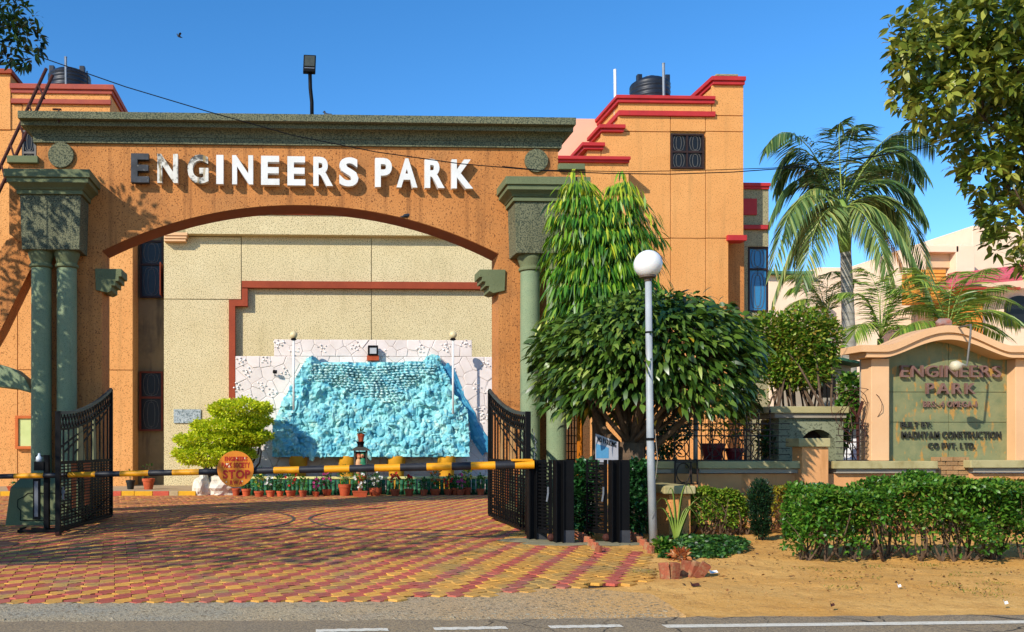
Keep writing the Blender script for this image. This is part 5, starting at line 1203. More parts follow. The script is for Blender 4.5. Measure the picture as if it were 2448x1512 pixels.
m = M(); m.ball(gc, 33.5 / F * LY, 28); part('globe', m, GLOBE, gl_, True)
m = M(); m.tube([(gc.x + .1, LY - .02, 1.75), (gc.x + .13, LY - .05, 1.3), (gc.x + .1, LY - .02, .9), (gc.x + .13, LY, .5)], .004, 5); part('cable', m, CEM, gl_)
# No parking board, orange grille gate, dark lattice
NPY = 14.7; b = A(1450, 1097, NPY); np_ = root('no_parking_board', b, 'tilted white and blue no parking board beside the tree trunk', 'sign')
m = M(); m.prism([(AX(x, NPY), AZ(y, 1450, NPY)) for x, y in ((1424,1037),(1478,1057),(1478,1110),(1424,1110))], NPY, NPY + .02); part('board', m, pmat('board white', '#b0aeb2', '#a2a0a6', 5, .5), np_)
m = M(); m.prism([(AX(x, NPY), AZ(y, 1450, NPY)) for x, y in ((1425,1061),(1455,1071),(1455,1096),(1425,1096))], NPY - .004, NPY); part('blue_panel', m, pmat('board blue', '#5a94b8', '#4a86ac', 5, .5), np_)
ang = math.atan2(18, 54) 
for ch, a, b_, z0, z1 in line_boxes('NO PARKING', .035, 0, 46 / F * NPY, 0, 13 / F * NPY, .1):
    mm = glyph(ch, .035, a, b_, z0, z1, NPY - .006, NPY + .001); o0 = A(1428, 1056, NPY); mm.v = [(o0.x + x, y, o0.z + z - x * math.tan(ang)) for x, y, z in mm.v]; part('letter', mm, BLACK, np_)
OG = pmat('orange gate paint', '#cf7a18', '#c06c14', 4, .5); og = root('grille_gate', (AX(1397, 16.9), 16.9, 0), 'narrow orange iron grille gate beside the right column', 'gate')
for i, x in enumerate((1383, 1388, 1393, 1399, 1405, 1412)):
    m = M(); m.bar((AX(x, 16.9), 16.9 + (x - 1383) * .02, .1), (AX(x, 16.9), 16.9 + (x - 1383) * .02, 2.3), .05 if i in (0, 5) else .022); part('bar', m, OG, og)
for z in (.1, 1.28, 2.3): m = M(); m.bar((AX(1383, 16.9), 16.9, z), (AX(1412, 16.9), 17.48, z), .05); part('cross_rail', m, OG, og)
dl = root('lattice_panel', (AX(1366, 17.6), 17.7, 0), 'dark iron lattice panel between right column and orange gate', 'panel'); m = M()
for i in range(14): m.bar((AX(1350, 17.7), 17.7, .1 + i * .16), (AX(1384, 17.7), 17.7, .1 + i * .16), .018)
part('cross_bars', m, BLACK, dl)
for i in range(5): m = M(); x = AX(1352 + i * 7, 17.7); m.bar((x, 17.7, 0), (x, 17.7, 2.3), .02); part('bar', m, BLACK, dl)
# overhead cable
m = M(); pts = [(-60,86),(105,140),(300,208),(500,268),(700,324),(900,364),(1100,392),(1290,408),(1450,415),(1600,417),(1750,412),(1850,405),(2000,390),(2120,370),(2240,348),(2400,315),(2600,270)]
m.tube([A(x, y, 13.0) for x, y in pts], .0075, 6); thing('overhead_cable', m, BLACK, 'black cable sagging across the front of the arch', 'cable')
m = M(); m.tube([A(x, y, 13.2) for x, y in ((1200,398),(1290,407),(1500,411),(1700,407),(1850,402),(2100,372),(2600,265))], .006, 5); thing('thin_cable', m, BLACK, 'thin second cable beside the sagging cable at the right', 'cable')
# loose wire on the fence
m = M(); rw = random.Random(3)
for i in range(7):
    c = A(2052 + rw.uniform(-25, 22), 960 + rw.uniform(-30, 60), SY + .05); r = rw.uniform(.12, .35)
    m.tube([c + Vector((r*math.cos(a + i), .1*math.sin(2*a), r*1.3*math.sin(a + i))) for a in np.linspace(0, 4.6, 14)], .006, 4)
m.tube([A(2052, 1102, SY + .1), A(2050, 1000, SY + .1), A(2062, 960, SY + .1)], .03, 6); m.tube([A(2050, 1000, SY + .1), A(2034, 975, SY + .1)], .022, 6)
thing('tangled_wire', m, RUST, 'tangled rusty wire on a leaning angle post beside the monument', 'wire')
# ---------------------------------------------------------------- trees and shrubs
def tree_root(name, b, label, cat='tree', group=None): return root(name, b, label, cat, group)
# round ficus with big glossy leaves
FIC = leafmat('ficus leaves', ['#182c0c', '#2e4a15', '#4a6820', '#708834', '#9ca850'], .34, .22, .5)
TY_ = 14.95; fb = Vector((AX(1508, TY_), TY_, 0)); fc = tree_root('round_tree', fb, 'round umbrella crowned tree with broad dark leaves behind the globe lamp')
C = A(1545, 850, TY_); n = 7200
a = RN.uniform(0, 2*math.pi, n); e = np.arcsin(RN.uniform(-.55, 1, n)); e = np.where(e < 0, e, e)
rad = RN.uniform(.78, 1.0, n) + .05 * np.sin(a * 5) + .04 * np.sin(a * 9 + 1)
ce = np.where(e < 0, 1.0 - .12 * np.abs(np.sin(e)), np.cos(e))
P_ = np.stack([C.x + 1.84 * rad * ce * np.cos(a), C.y + 1.7 * rad * ce * np.sin(a), C.z + np.where(e > 0, 1.12, 1.75) * rad * np.sin(e) - .05], 1)
P_[:, 2] += np.where(e < 0, -.12 * np.sin(a * 4 + .5), 0)
D_ = np.stack([ce * np.cos(a), ce * np.sin(a), np.sin(e) * .5 - .45], 1) + RN.normal(size=(n, 3)) * .32
hgt = (P_[:, 2] - C.z + .9) / 2.1
leaves('crown', P_, D_, RN.uniform(.11, .25, n), RN.uniform(.05, .105, n), FIC, fc, rnd=np.clip(RN.normal(.45, .22, n), 0, 1), droop=.28, fold=.16, up=unit(np.stack([ce*np.cos(a), ce*np.sin(a), np.abs(np.sin(e)) + .5], 1)))
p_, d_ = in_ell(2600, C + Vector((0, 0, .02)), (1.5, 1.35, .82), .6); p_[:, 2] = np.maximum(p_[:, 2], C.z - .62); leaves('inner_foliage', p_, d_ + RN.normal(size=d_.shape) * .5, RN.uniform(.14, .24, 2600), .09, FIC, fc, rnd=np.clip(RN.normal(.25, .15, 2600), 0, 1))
p_, d_ = in_ell(26, C + Vector((0, 0, -.2)), (1.9, 1.7, .9), .95); leaves('yellow_leaves', p_, d_ + np.array((0, -.3, -1.)), .17, .09, leafmat('yellow leaf', ['#d8b02a', '#e0c84a']), fc)
m = M(); z0 = .0
m.tube([fb, fb + Vector((.02, 0, .6)), fb + Vector((-.02, 0, 1.15)), fb + Vector((0, 0, 1.55))], [.33, .27, .25, .22], 12)
part('trunk', m, BARK, fc, True)
m = M()
for pts, r in (([(1500, 1062), (1492, 1010), (1478, 960), (1455, 900)], .1), ([(1515, 1060), (1560, 1025), (1588, 980), (1610, 900)], .12), ([(1480, 1060), (1445, 1030), (1410, 960), (1380, 900)], .08), ([(1512, 1050), (1530, 960), (1545, 860)], .08), ([(1600, 1060), (1650, 990), (1690, 920)], .06)):
    w3 = [A(x, y, TY_ + .25 * i * (-1) ** len(pts)) for i, (x, y) in enumerate(pts)]; w3[0] = Vector((fb.x + (w3[0].x - fb.x) * .4, TY_, 1.35)); m.tube(w3, [r * (1 - .18 * i) for i in range(len(pts))], 8)
limbs(m, fb + Vector((0, 0, 1.5)), [C + Vector((1.5 * math.cos(t), 1.3 * math.sin(t), .3)) for t in np.linspace(0, 6, 14)], .05); part('limbs', m, BARK, fc, True)
# weeping mast tree
MAS = leafmat('mast tree leaves', ['#16340f', '#2a5616', '#47801c', '#84a82a', '#c4c434'], .4, .3, .45)
MY = 15.7; mb = Vector((AX(1432, MY), MY, 0)); mt_ = tree_root('weeping_tree', mb, 'slender weeping tree with drooping narrow leaves against the right capital')
Ps, Ds, Rn = [], [], []
for tx, ty, spread in ((1378, 412, .82), (1492, 422, .88), (1436, 478, .8)):
    tp = A(tx, ty, MY); nn_ = 4600; t = RN.random(nn_) ** .75; zz_ = tp.z - .05 - t * (tp.z - 2.6)
    aa = RN.uniform(0, 2*math.pi, nn_); zq = np.round(zz_ * 3.2 + .5 * np.sin(aa * 2)) / 3.2; rr = (.1 + spread * (1 - np.exp(-5.2 * t))) * RN.uniform(.5, 1.02, nn_) * (1 + .16 * np.sin(aa * 3 + zq * 5)); zz_ = zq * .6 + zz_ * .4
    ax = tp.x + (A(1440, 700, MY).x - tp.x) * np.minimum(t * 2.2, 1) * .72
    Ps.append(np.stack([ax + rr * np.cos(aa), MY + rr * .8 * np.sin(aa), zz_], 1)); Ds.append(np.stack([.5 * np.cos(aa), .5 * np.sin(aa), np.full(nn_, -1.0)], 1) + RN.normal(size=(nn_, 3)) * .18)
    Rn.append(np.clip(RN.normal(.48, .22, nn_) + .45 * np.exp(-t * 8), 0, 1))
P_, D_ = np.concatenate(Ps), np.concatenate(Ds)
leaves('crown', P_, D_, RN.uniform(.2, .38, len(P_)), RN.uniform(.028, .048, len(P_)), MAS, mt_, rnd=np.concatenate(Rn), droop=.1, fold=.25, up=unit(np.stack([D_[:, 0], D_[:, 1], np.full(len(D_), .35)], 1)))
m = M(); m.tube([mb, (mb.x, MY, 2.6), A(1425, 650, MY)], [.14, .12, .08], 10)
for tx, ty in ((1378, 424), (1492, 434)): m.tube([(mb.x, MY, 2.6), A(1435 + (tx - 1435) * .6, 640, MY), A(tx, ty, MY)], [.1, .06, .012], 8)
part('trunk', m, BARK, mt_, True)
# big tree at the right edge, crown built from clumps of leaf rosettes
TRL = leafmat('right tree leaves', ['#30440f', '#52641e', '#78842c', '#a4a442', '#c8c058'], .4, .3, .4)
def rosettes(clp, Y, dens, L, Wd, mt, par, per=7, flat=.35, rmean=.45, dy=.55, name='crown'):
    Ps, Ds, Rn = [], [], []
    for x, y, r in clp:
        c = A(x, y, Y + random.uniform(-dy, dy)); rw_ = r / F * Y; k = max(3, int(r * r * dens / per))
        p_, d_ = in_ell(k, c, (rw_, rw_, rw_ * .92), .45); rb = np.clip(RN.normal(rmean, .2, k), 0, 1)
        for i in range(k):
            ax = unit((d_[i] + np.array((0, 0, .35)) + RN.normal(size=3) * .35)[None])[0]
            u_ = unit(np.cross(ax, (0.3, .2, 1.0))[None])[0]; v_ = np.cross(ax, u_); aa = np.arange(per) * 2.4 + RN.random() * 6; el = RN.uniform(.05, .7, per)
            dd = np.cos(el)[:, None] * (np.cos(aa)[:, None] * u_ + np.sin(aa)[:, None] * v_) + np.sin(el)[:, None] * ax
            Ps.append(np.repeat(p_[i][None], per, 0) + dd * L * .12); Ds.append(dd); Rn.append(np.clip(rb[i] + RN.normal(0, .1, per), 0, 1))
    P_, D_ = np.concatenate(Ps), np.concatenate(Ds)
    return leaves(name, P_, D_, RN.uniform(.75, 1.2, len(P_)) * L, RN.uniform(.8, 1.1, len(P_)) * Wd, mt, par, rnd=np.concatenate(Rn), droop=.2)
RY = 9.2; rtb = Vector((AX(2680, RY), RY + .4, 0)); rt_ = tree_root('roadside_tree', rtb, 'large yellow green roadside tree overhanging the top right corner')
CL = [(2195,55,58),(2260,30,75),(2350,50,85),(2430,60,85),(2185,140,58),(2250,140,75),(2340,150,85),(2430,160,85),(2170,225,42),(2240,240,66),(2320,250,70),(2420,240,80),(2205,290,38),(2290,325,52),(2370,340,60),(2440,350,70),(2345,425,52),(2425,450,66),(2300,395,30),(2395,530,48),(2440,560,50),(2375,588,22),(2440,625,26),(2365,490,30),(2155,80,28),(2145,190,22),
      (2560,60,120),(2560,240,120),(2570,420,120),(2560,560,90),(2700,200,160),(2700,420,150)]
rosettes(CL, RY, .064, .125, .055, TRL, rt_)
m = M(); m.tube([rtb, rtb + Vector((.05, 0, 2.2)), rtb + Vector((-.1, -.1, 3.6)), rtb + Vector((-.3, -.2, 5.5))], [.26, .2, .17, .1], 12); part('trunk', m, BARK, rt_, True)
m = M(); limbs(m, rtb + Vector((-.1, -.1, 3.4)), [A(x, y, RY) for x, y, r in CL if r > 60 and x > 2300], .03, .1); part('limbs', m, BARK, rt_, True)
# trees along the road at the left: one branch hangs into the top left corner
LFL = leafmat('left tree leaves', ['#10220c', '#1c3412', '#2c4a18', '#446222'], .4, .22, .4)
ltb = Vector((-9.8, 6.6, 0)); lt_ = tree_root('roadside_tree', ltb, 'dark leaved roadside tree whose branch hangs into the top left corner')
LC = [(15,20,42),(55,25,32),(20,80,38),(62,75,34),(85,105,22),(40,115,30),(15,140,26),(70,132,16),(55,150,14),(-60,40,70),(-70,130,60),(-150,80,90)]
rosettes(LC, 8.6, .05, .10, .036, LFL, lt_, 6, dy=.3, name='hanging_branch')
cl = []
for i in range(26):
    cl.append(((random.uniform(-14, -6.9), random.uniform(3.4, 9.3), random.uniform(5.6, 7.9)), (random.uniform(.9, 1.5),) * 2 + (random.uniform(.5, .8),)))
P_, D_ = clumps(cl, 92, .3); D_[:, 2] += .2
leaves('crown', P_, D_, RN.uniform(.16, .3, len(P_)), RN.uniform(.08, .13, len(P_)), LFL, lt_)
m = M(); m.tube([ltb, ltb + Vector((.1, 0, 2)), ltb + Vector((0, .1, 4)), ltb + Vector((.2, 0, 6))], [.3, .25, .2, .12], 12); part('trunk', m, BARK, lt_, True)
m = M(); limbs(m, ltb + Vector((0, 0, 4)), [c for c, r in cl] + [A(-60, 80, 8.6), A(40, 60, 8.6)], .06, .08); part('limbs', m, BARK, lt_, True)
l2b = Vector((-8.6, 13.6, 0)); l2 = tree_root('roadside_tree', l2b, 'young roadside tree out of view left of the arch, shaped to shade its pillar')
cl = [((-7.5 + random.uniform(-1.0, .8), 14.5 + random.uniform(-.8, .8), .9 + 7.7 * i / 29), (random.uniform(.6, .85),) * 2 + (random.uniform(.5, .7),)) for i in range(30)]  # unseen crown, stacked from foot to top to shade the left pillar and plinth
P_, D_ = clumps(cl, 470, .2); leaves('crown', P_, D_, RN.uniform(.12, .22, len(P_)), .08, LFL, l2)
m = M(); m.tube([l2b, l2b + Vector((.2, .1, 3)), l2b + Vector((.7, .5, 5.5))], [.16, .12, .05], 10); limbs(m, l2b + Vector((.2, .1, 3)), [c for c, r in cl], .035); part('trunk', m, BARK, l2, True)

# ---------------------------------------------------------------- palms
PL = leafmat('palm leaflets', ['#2c4a26', '#446230', '#688244', '#93a058', '#bcb66c'], .4, .25, .5)
PLB = leafmat('brown palm leaflets', ['#8a5a32', '#a5703c', '#7a4a2a'], .6, .2, .2)
RAC = pmat('palm rib', '#7d9040', '#94a04c', 5, .6)
def frond(par, b, c, e, L, mt, n=46, w_=.045, hang=.75, rmean=.45, rib=.022):
    b, c, e = Vector(b), Vector(c), Vector(e); f = lambda t: b * (1-t)**2 + c * 2*t*(1-t) + e * t*t
    ts = np.linspace(.08, 1, n); Ps, Ds, Ls = [], [], []
    for t in ts:
        p = f(t); tg = (f(min(1, t + .02)) - f(t - .02)).normalized(); s = tg.cross(Vector((0, 0, 1))); s = s.normalized() if s.length > .05 else Vector((1, 0, 0))
        for sd_ in (-1, 1):
            d = tg * .55 + s * sd_ * (.75 - .2 * t) + Vector((0, 0, -hang * random.uniform(.6, 1.2) + .25 * (1 - t)))
            Ps.append(p); Ds.append(d); Ls.append(L * (.45 + .75 * math.sin(math.pi * min(1, .15 + t * .8))) * random.uniform(.85, 1.1))
    o = leaves('frond', np.array(Ps), np.array(Ds), np.array(Ls), w_, mt, par, rnd=np.clip(RN.normal(rmean, .22, len(Ps)), 0, 1), droop=.32, fold=.2)
    m = M(); m.tube([f(t) for t in np.linspace(0, 1, 9)], [rib * (1 - .85 * t) for t in np.linspace(0, 1, 9)], 5); part('rib', m, BARK if mt is PLB else RAC, o, True)
PY_ = 24.0; pb = Vector((AX(2032, PY_), PY_, 0)); pm = tree_root('royal_palm', pb, 'tall palm with pale ringed trunk and arching fronds')
tr = pmat('palm trunk', '#a8a294', '#8f897c', 3, .9, .4, 18, streak='#6d675c', sth=(.5,.7), sk=(.6,.6,9))
tops = A(2021, 600, PY_); pts = [pb, A(2032, 900, PY_), A(2030, 800, PY_), A(2026, 700, PY_), tops]
m = M(); pr = []
nr = 60
ptsf = lambda t: pb.lerp(tops, t) + Vector((.05 * math.sin(t * 3), 0, 0))
m.tube([ptsf(i / nr) for i in range(nr + 1)], [(.235 - .1 * (i / nr)) * (1.03 if i % 3 == 0 else 1) for i in range(nr + 1)], 14); part('trunk', m, tr, pm, 'auto')
cr = A(2013, 478, PY_); m = M(); m.tube([tops - Vector((0, 0, .05)), tops + (cr - tops) * .3, tops + (cr - tops) * .7, cr], [.14, .19, .15, .08], 12); part('crown_shaft', m, pmat('green crown shaft', '#7f9a4a', '#6f8a3c', 3, .5), pm, True)
hb = A(2014, 500, PY_)
FR = [((1900,275),(1832,350),-.3),((2130,265),(2234,350),.2),((1915,300),(1850,420),.5),((2120,290),(2215,420),-.4),((2000,330),(2010,292),0),((2030,320),(2052,300),.3),((1905,385),(1842,520),.6),((2140,385),(2215,525),-.6),((1890,430),(1848,640),-.8),((2160,420),(2228,690),.4),((1935,470),(1850,712),.9),((2120,470),(2225,715),-.9),((1955,500),(1915,680),-1.1),((2080,500),(2130,680),-1.2),((1980,380),(1935,430),1.2),((2060,380),(2110,420),1.3),((1900,345),(1855,450),.9),((2130,345),(2190,440),.9),((2060,470),(2120,620),1.2),((1970,470),(1900,620),1.2),((2150,440),(2175,600),-.3),((1925,420),(1880,560),-.2)]
for (cx, cy), (ex_, ey), dy in FR: frond(pm, hb, A(cx, cy - 40, PY_ + dy), A(ex_, ey, PY_ + dy * 1.4), .7, PL, 84, .044, .6, rmean=.3 if ey < 560 else .5)
frond(pm, hb, A(2130, 500, PY_ - .6), A(2182, 712, PY_ - .9), .4, PLB, 40, .025, 1.2)
PLS = leafmat('feather palm leaflets', ['#38561f', '#587a2a', '#86a03c', '#b4bc54'], .4, .3, .45)
def bush_palm(x, y, Y, lab, tips, L=.55):
    b = A(x, y, Y); b0 = Vector((b.x, Y, 0)); o = tree_root('feather_palm', b0, lab, 'palm', 'feather palms behind the monument')
    m = M(); m.tube([b0, (b.x, Y, b.z * .5), b], [.12, .1, .07], 8); part('stem', m, RAC, o, True)
    for cx, cy, ex_, ey, dy in tips: frond(o, b, A(cx, cy, Y + dy * .6), A(ex_, ey, Y + dy), L, PLS, 50, .034, .35, .55, .016)
bush_palm(2105, 810, 21, 'feather palm between the tall palm trunk and the monument', [(2090,690,2010,700,.3),(2110,660,2060,640,.8),(2140,650,2200,660,-.2),(2160,700,2230,740,.4),(2070,740,2040,800,-.4),(2150,750,2180,800,-.6),(2100,720,2110,680,-.5),(2120,670,2150,640,.6)])
bush_palm(2265, 800, 20, 'feather palm with long arching fronds behind the monument crown', [(2300,690,2405,680,.1),(2330,700,2440,770,-.3),(2230,700,2140,690,.4),(2220,740,2150,790,-.4),(2280,690,2330,700,.8),(2250,690,2200,670,-.7),(2310,740,2400,800,.5),(2240,670,2190,640,.9),(2270,660,2290,650,.2),(2290,650,2370,640,.6),(2310,670,2420,720,.9)])
bush_palm(1975, 760, 27, 'distant feather palm left of the tall palm trunk', [(1950,660,1890,690,.3),(1930,680,1885,740,-.3),(1975,640,1990,650,.5),(1990,680,2020,720,-.4),(1960,650,1925,660,.7),(1990,650,2040,670,.2),(1940,640,1880,660,.6)], .6)

# ---------------------------------------------------------------- hedges and shrubs
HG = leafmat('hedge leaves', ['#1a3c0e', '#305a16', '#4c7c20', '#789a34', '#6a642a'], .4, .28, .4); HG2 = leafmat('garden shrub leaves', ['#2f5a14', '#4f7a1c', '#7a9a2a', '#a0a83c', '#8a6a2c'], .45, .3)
DKG = leafmat('dark bush leaves', ['#0e2a12', '#1a3f1a', '#2a5a24', '#48784a'], .3, .2, .55); CRO = leafmat('yellow russet leaves', ['#6a4a1c', '#8a7a24', '#a89a2c', '#5a7a1c', '#a5522a'], .45, .3)
CYP = leafmat('dark conifer leaves', ['#0c2210', '#16321a', '#22441f'], .5, .15)
def stems(m, base, tips, r): limbs(m, base, tips, r, .12)
def hedge(name, label, x0, x1, ytop, ybot, Y0, dep, n, lm, L, group=None, zlow=.12, cat='hedge', stm=26, noise_k=.12, lowgap=.35):
    X0_, X1_ = AX(x0, Y0), AX(x1, Y0); zt_ = AZ(ytop, (x0 + x1) / 2, Y0); o = root(name, ((X0_ + X1_) / 2, Y0 + dep / 2, 0), label, cat, group)
    r = RN.random(n); u_, v_, w_ = RN.random(n), RN.random(n), RN.random(n) ** 1.6
    zz_ = zlow + (zt_ - zlow) * RN.random(n) ** .8
    x = X0_ + (X1_ - X0_) * u_; y = Y0 + dep * w_; z = zz_.copy()
    tp = r < .36; z[tp] = zt_ - .05 * RN.random(tp.sum()) ** 2; y[tp] = Y0 + dep * v_[tp]
    sd_ = (r > .36) & (r < .36 + .3 * dep / (X1_ - X0_ + dep)); x[sd_] = X0_ + .04 * RN.random(sd_.sum()); y[sd_] = Y0 + dep * v_[sd_]
    zlump = .09 * np.sin(x * 1.7) + .07 * np.sin(x * 3.9 + 1) + .05 * np.sin(y * 5); z = zlow + (z - zlow) * (1 + zlump)
    bump = noise_k * (np.sin(x * 3.1 + z * 2) * .5 + np.sin(x * 7.3 + 1.2 * z * 5 + 2) * .35 + np.sin(z * 9 + x * 2) * .3)
    y -= bump * (1 - w_); z += np.where(z > zt_ - .12, .04 * np.sin(x * 4.3) + .03 * np.sin(x * 11), 0)
    rc = np.clip(np.minimum(x - X0_, X1_ - x) / .45, 0, 1); z = zlow + (z - zlow) * (1 - .35 * (1 - rc) ** 2.5); y = Y0 + dep / 2 + (y - Y0 - dep / 2) * (1 - .5 * (1 - rc) ** 2)
    keep = (z > zlow + lowgap * (.5 + .5 * np.sin(x * 2.7 + 1) * np.sin(x * 6.1))) | (RN.random(n) < .16)
    P_ = np.stack([x, y, z], 1)[keep]; D_ = RN.normal(size=P_.shape) * .8 + np.stack([np.zeros(len(P_)), np.full(len(P_), -.6), np.full(len(P_), .5)], 1)
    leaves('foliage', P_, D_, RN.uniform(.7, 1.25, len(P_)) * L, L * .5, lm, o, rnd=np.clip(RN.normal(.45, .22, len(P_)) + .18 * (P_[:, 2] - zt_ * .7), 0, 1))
    m = M()
    for i in range(stm):
        bx = X0_ + (X1_ - X0_) * (i + random.random()) / stm; by = Y0 + dep * random.uniform(.25, .7)
        stems(m, (bx, by, 0), [(bx + random.uniform(-.25, .25), by + random.uniform(-.2, .2), zt_ * random.uniform(.5, .95)) for _ in range(4)], .014)
    part('stems', m, BARK, o); return o
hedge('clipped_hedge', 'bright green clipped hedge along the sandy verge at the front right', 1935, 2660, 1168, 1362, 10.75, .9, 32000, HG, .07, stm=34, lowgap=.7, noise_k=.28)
hedge('clipped_hedge', 'shorter clipped hedge below the low wall left of the conifer', 1652, 1800, 1168, 1290, 14.15, .7, 6500, HG2, .06, stm=12)
hedge('croton_hedge', 'straggly yellow and russet hedge between the conifer and the bright hedge', 1795, 2120, 1178, 1290, 14.2, .6, 6000, CRO, .07, stm=18)
hedge('croton_hedge', 'yellow russet hedge under the monument, behind the bright hedge', 2125, 2640, 1160, 1290, 14.3, .6, 5000, CRO, .07, stm=18)
def bush(name, label, ells, Y, n, lm, L, wr=.5, cat='shrub', group=None, shell=.5, ylow=None, up=.3, dyr=1.0, stemr=.02, by=None):
    xs_ = [e_[0] for e_ in ells]; bx = AX(sum(xs_) / len(xs_), Y); o = root(name, (bx, Y, 0), label, cat, group); Ps, Ds = [], []
    tot = sum(e_[2] * e_[3] for e_ in ells); k = Y / F
    for x, y, rx, ry in ells:
        c = A(x, y, Y); p_, d_ = in_ell(int(n * rx * ry / tot), c, (rx * k, rx * k * dyr, ry * k), shell); Ps.append(p_); Ds.append(d_)
    P_, D_ = np.concatenate(Ps), np.concatenate(Ds); P_[:, 2] = np.maximum(P_[:, 2], .03); D_[:, 2] += up; D_ += RN.normal(size=D_.shape) * .5
    leaves('foliage', P_, D_, RN.uniform(.7, 1.3, len(P_)) * L, L * wr, lm, o)
    m = M(); stems(m, (bx, Y, 0), [A(x + random.uniform(-.5, .5) * rx, y + random.uniform(-.3, .5) * ry, Y) for x, y, rx, ry in ells for _ in range(5)], stemr); part('stems', m, BARK, o, True); return o
bush('columnar_conifer', 'small dark columnar conifer in front of the low wall', [(1817,1190,30,45),(1818,1240,27,45),(1818,1268,22,22)], 13.4, 4200, CYP, .06, .3, 'conifer', dyr=.8, up=1.2, stemr=.008)
bush('low_shrub', 'dark rounded shrub peeping over the bright hedge', [(1950,1180,38,24)], 13.6, 1500, DKG, .05)
bush('low_shrub', 'light green sprouting shrub behind the hedge before the brick gap', [(2118,1165,24,20)], 13.8, 700, HG, .07)
bush('glossy_bush', 'dark glossy bush between the middle and rightmost steel posts', [(1395,1140,40,42),(1396,1190,38,45),(1398,1235,36,40)], 14.0, 2400, DKG, .1, .55, shell=.3, dyr=.7)
bush('glossy_bush', 'dark glossy bush between the rightmost steel post and lamp pole', [(1525,1140,38,42),(1524,1190,38,45),(1522,1235,36,40)], 14.0, 2400, DKG, .1, .55, shell=.3, dyr=.7)
bush('garden_shrub', 'large rounded garden shrub with bare stems left of the palm trunk', [(1840,795,62,52),(1920,782,72,50),(1890,830,85,55),(1975,815,42,62),(1905,890,80,45),(1860,870,60,50),(1950,870,50,50)], 19.5, 9500, HG2, .11, .55, shell=.45, dyr=.8, stemr=.05)
bush('leafy_shrub', 'light green leafy shrub between the niche block and the monument', [(2035,930,32,40),(2030,990,30,45),(2012,1040,12,40)], 17.6, 1500, HG, .11, .6, shell=.4)
bush('climber', 'straggly yellowing climber over the railing behind the pots', [(1770,1000,40,45),(1700,960,50,25),(1830,1040,30,50),(1790,950,60,25)], 17.2, 900, CRO, .09, .5, shell=.2)
bush('leafy_shrub', 'dark shrub behind the railing next to the grey niche block', [(1838,1065,30,40),(1590,1060,40,50),(1620,1010,50,40)], 17.0, 1500, DKG, .1, .5, shell=.3)
bush('low_shrub', 'small leafy plant with dry leaves at the foot of the lamp pole', [(1585,1310,26,24),(1610,1330,24,18),(1580,1340,16,16)], 11.9, 700, HG, .085, .5, shell=.2)
bush('low_shrub', 'small shrub of orange dry leaves by the tilted bricks', [(1625,1330,26,14)], 11.2, 120, leafmat('dry leaves', ['#a5522a', '#c07a3c', '#d8b080']), .09, .5, shell=.2)
# trailing ground cover
n = 3600; gx_, gy_ = RN.random(n), RN.random(n); P_ = []
for a_, b_ in zip(gx_, gy_):
    y = 1288 + 52 * b_; xl_ = 1600 + 20 * math.sin(b_ * 5); xr_ = 1700 + 90 * math.sin(b_ * 2.6 + .2); p = G(xl_ + (xr_ - xl_) * a_, y); p.z = .03 + .1 * random.random() * math.sin(math.pi * b_); P_.append(p)
P_ = np.array(P_); D_ = RN.normal(size=(n, 3)); D_[:, 2] = np.abs(D_[:, 2]) * .3 + .2; gco = root('ground_cover', G(1680, 1320), 'patch of dark trailing ground cover by the tilted bricks', 'ground cover')
leaves('foliage', P_, D_, RN.uniform(.05, .09, n), .05, leafmat('ground cover leaves', ['#16300f', '#264a18', '#3c6624', '#5a7e34'], .4, .2, .4), gco)
# blade plant
ag = root('blade_plant', G(1618, 1300), 'strap leaved plant with long bent blades before the step block', 'plant'); b = G(1618, 1300)
for i, (dx, ht, bend) in enumerate(((-.35, .5, .2), (-.1, .75, .1), (.1, .85, .35), (.3, .6, .5), (.5, .7, .5), (-.3, .65, .3), (.15, .55, .6))):
    m = M(); k = 7; vs = []
    for j in range(k + 1):
        t = j / k; c = Vector((b.x + dx * t + (.15 * t * t if dx > 0 else -.1 * t * t), b.y - .1 * t, ht * (math.sin(t * 2.2) / .85) * (1 - bend * t * t * .5))); w_ = .028 * (1 - t * .95); vs += [c + Vector((-w_, 0, 0)), c + Vector((w_, .01, 0)), c + Vector((0, .02, -.006))]
    m.add(vs, [q_ for j in range(k) for q_ in ((3*j, 3*j+1, 3*j+4, 3*j+3), (3*j+1, 3*j+2, 3*j+5, 3*j+4), (3*j+2, 3*j, 3*j+3, 3*j+5))]); part('blade', m, pmat('strap leaf %d' % i, '#7a8a34', '#5f7a2c', 5, .5), ag, True)
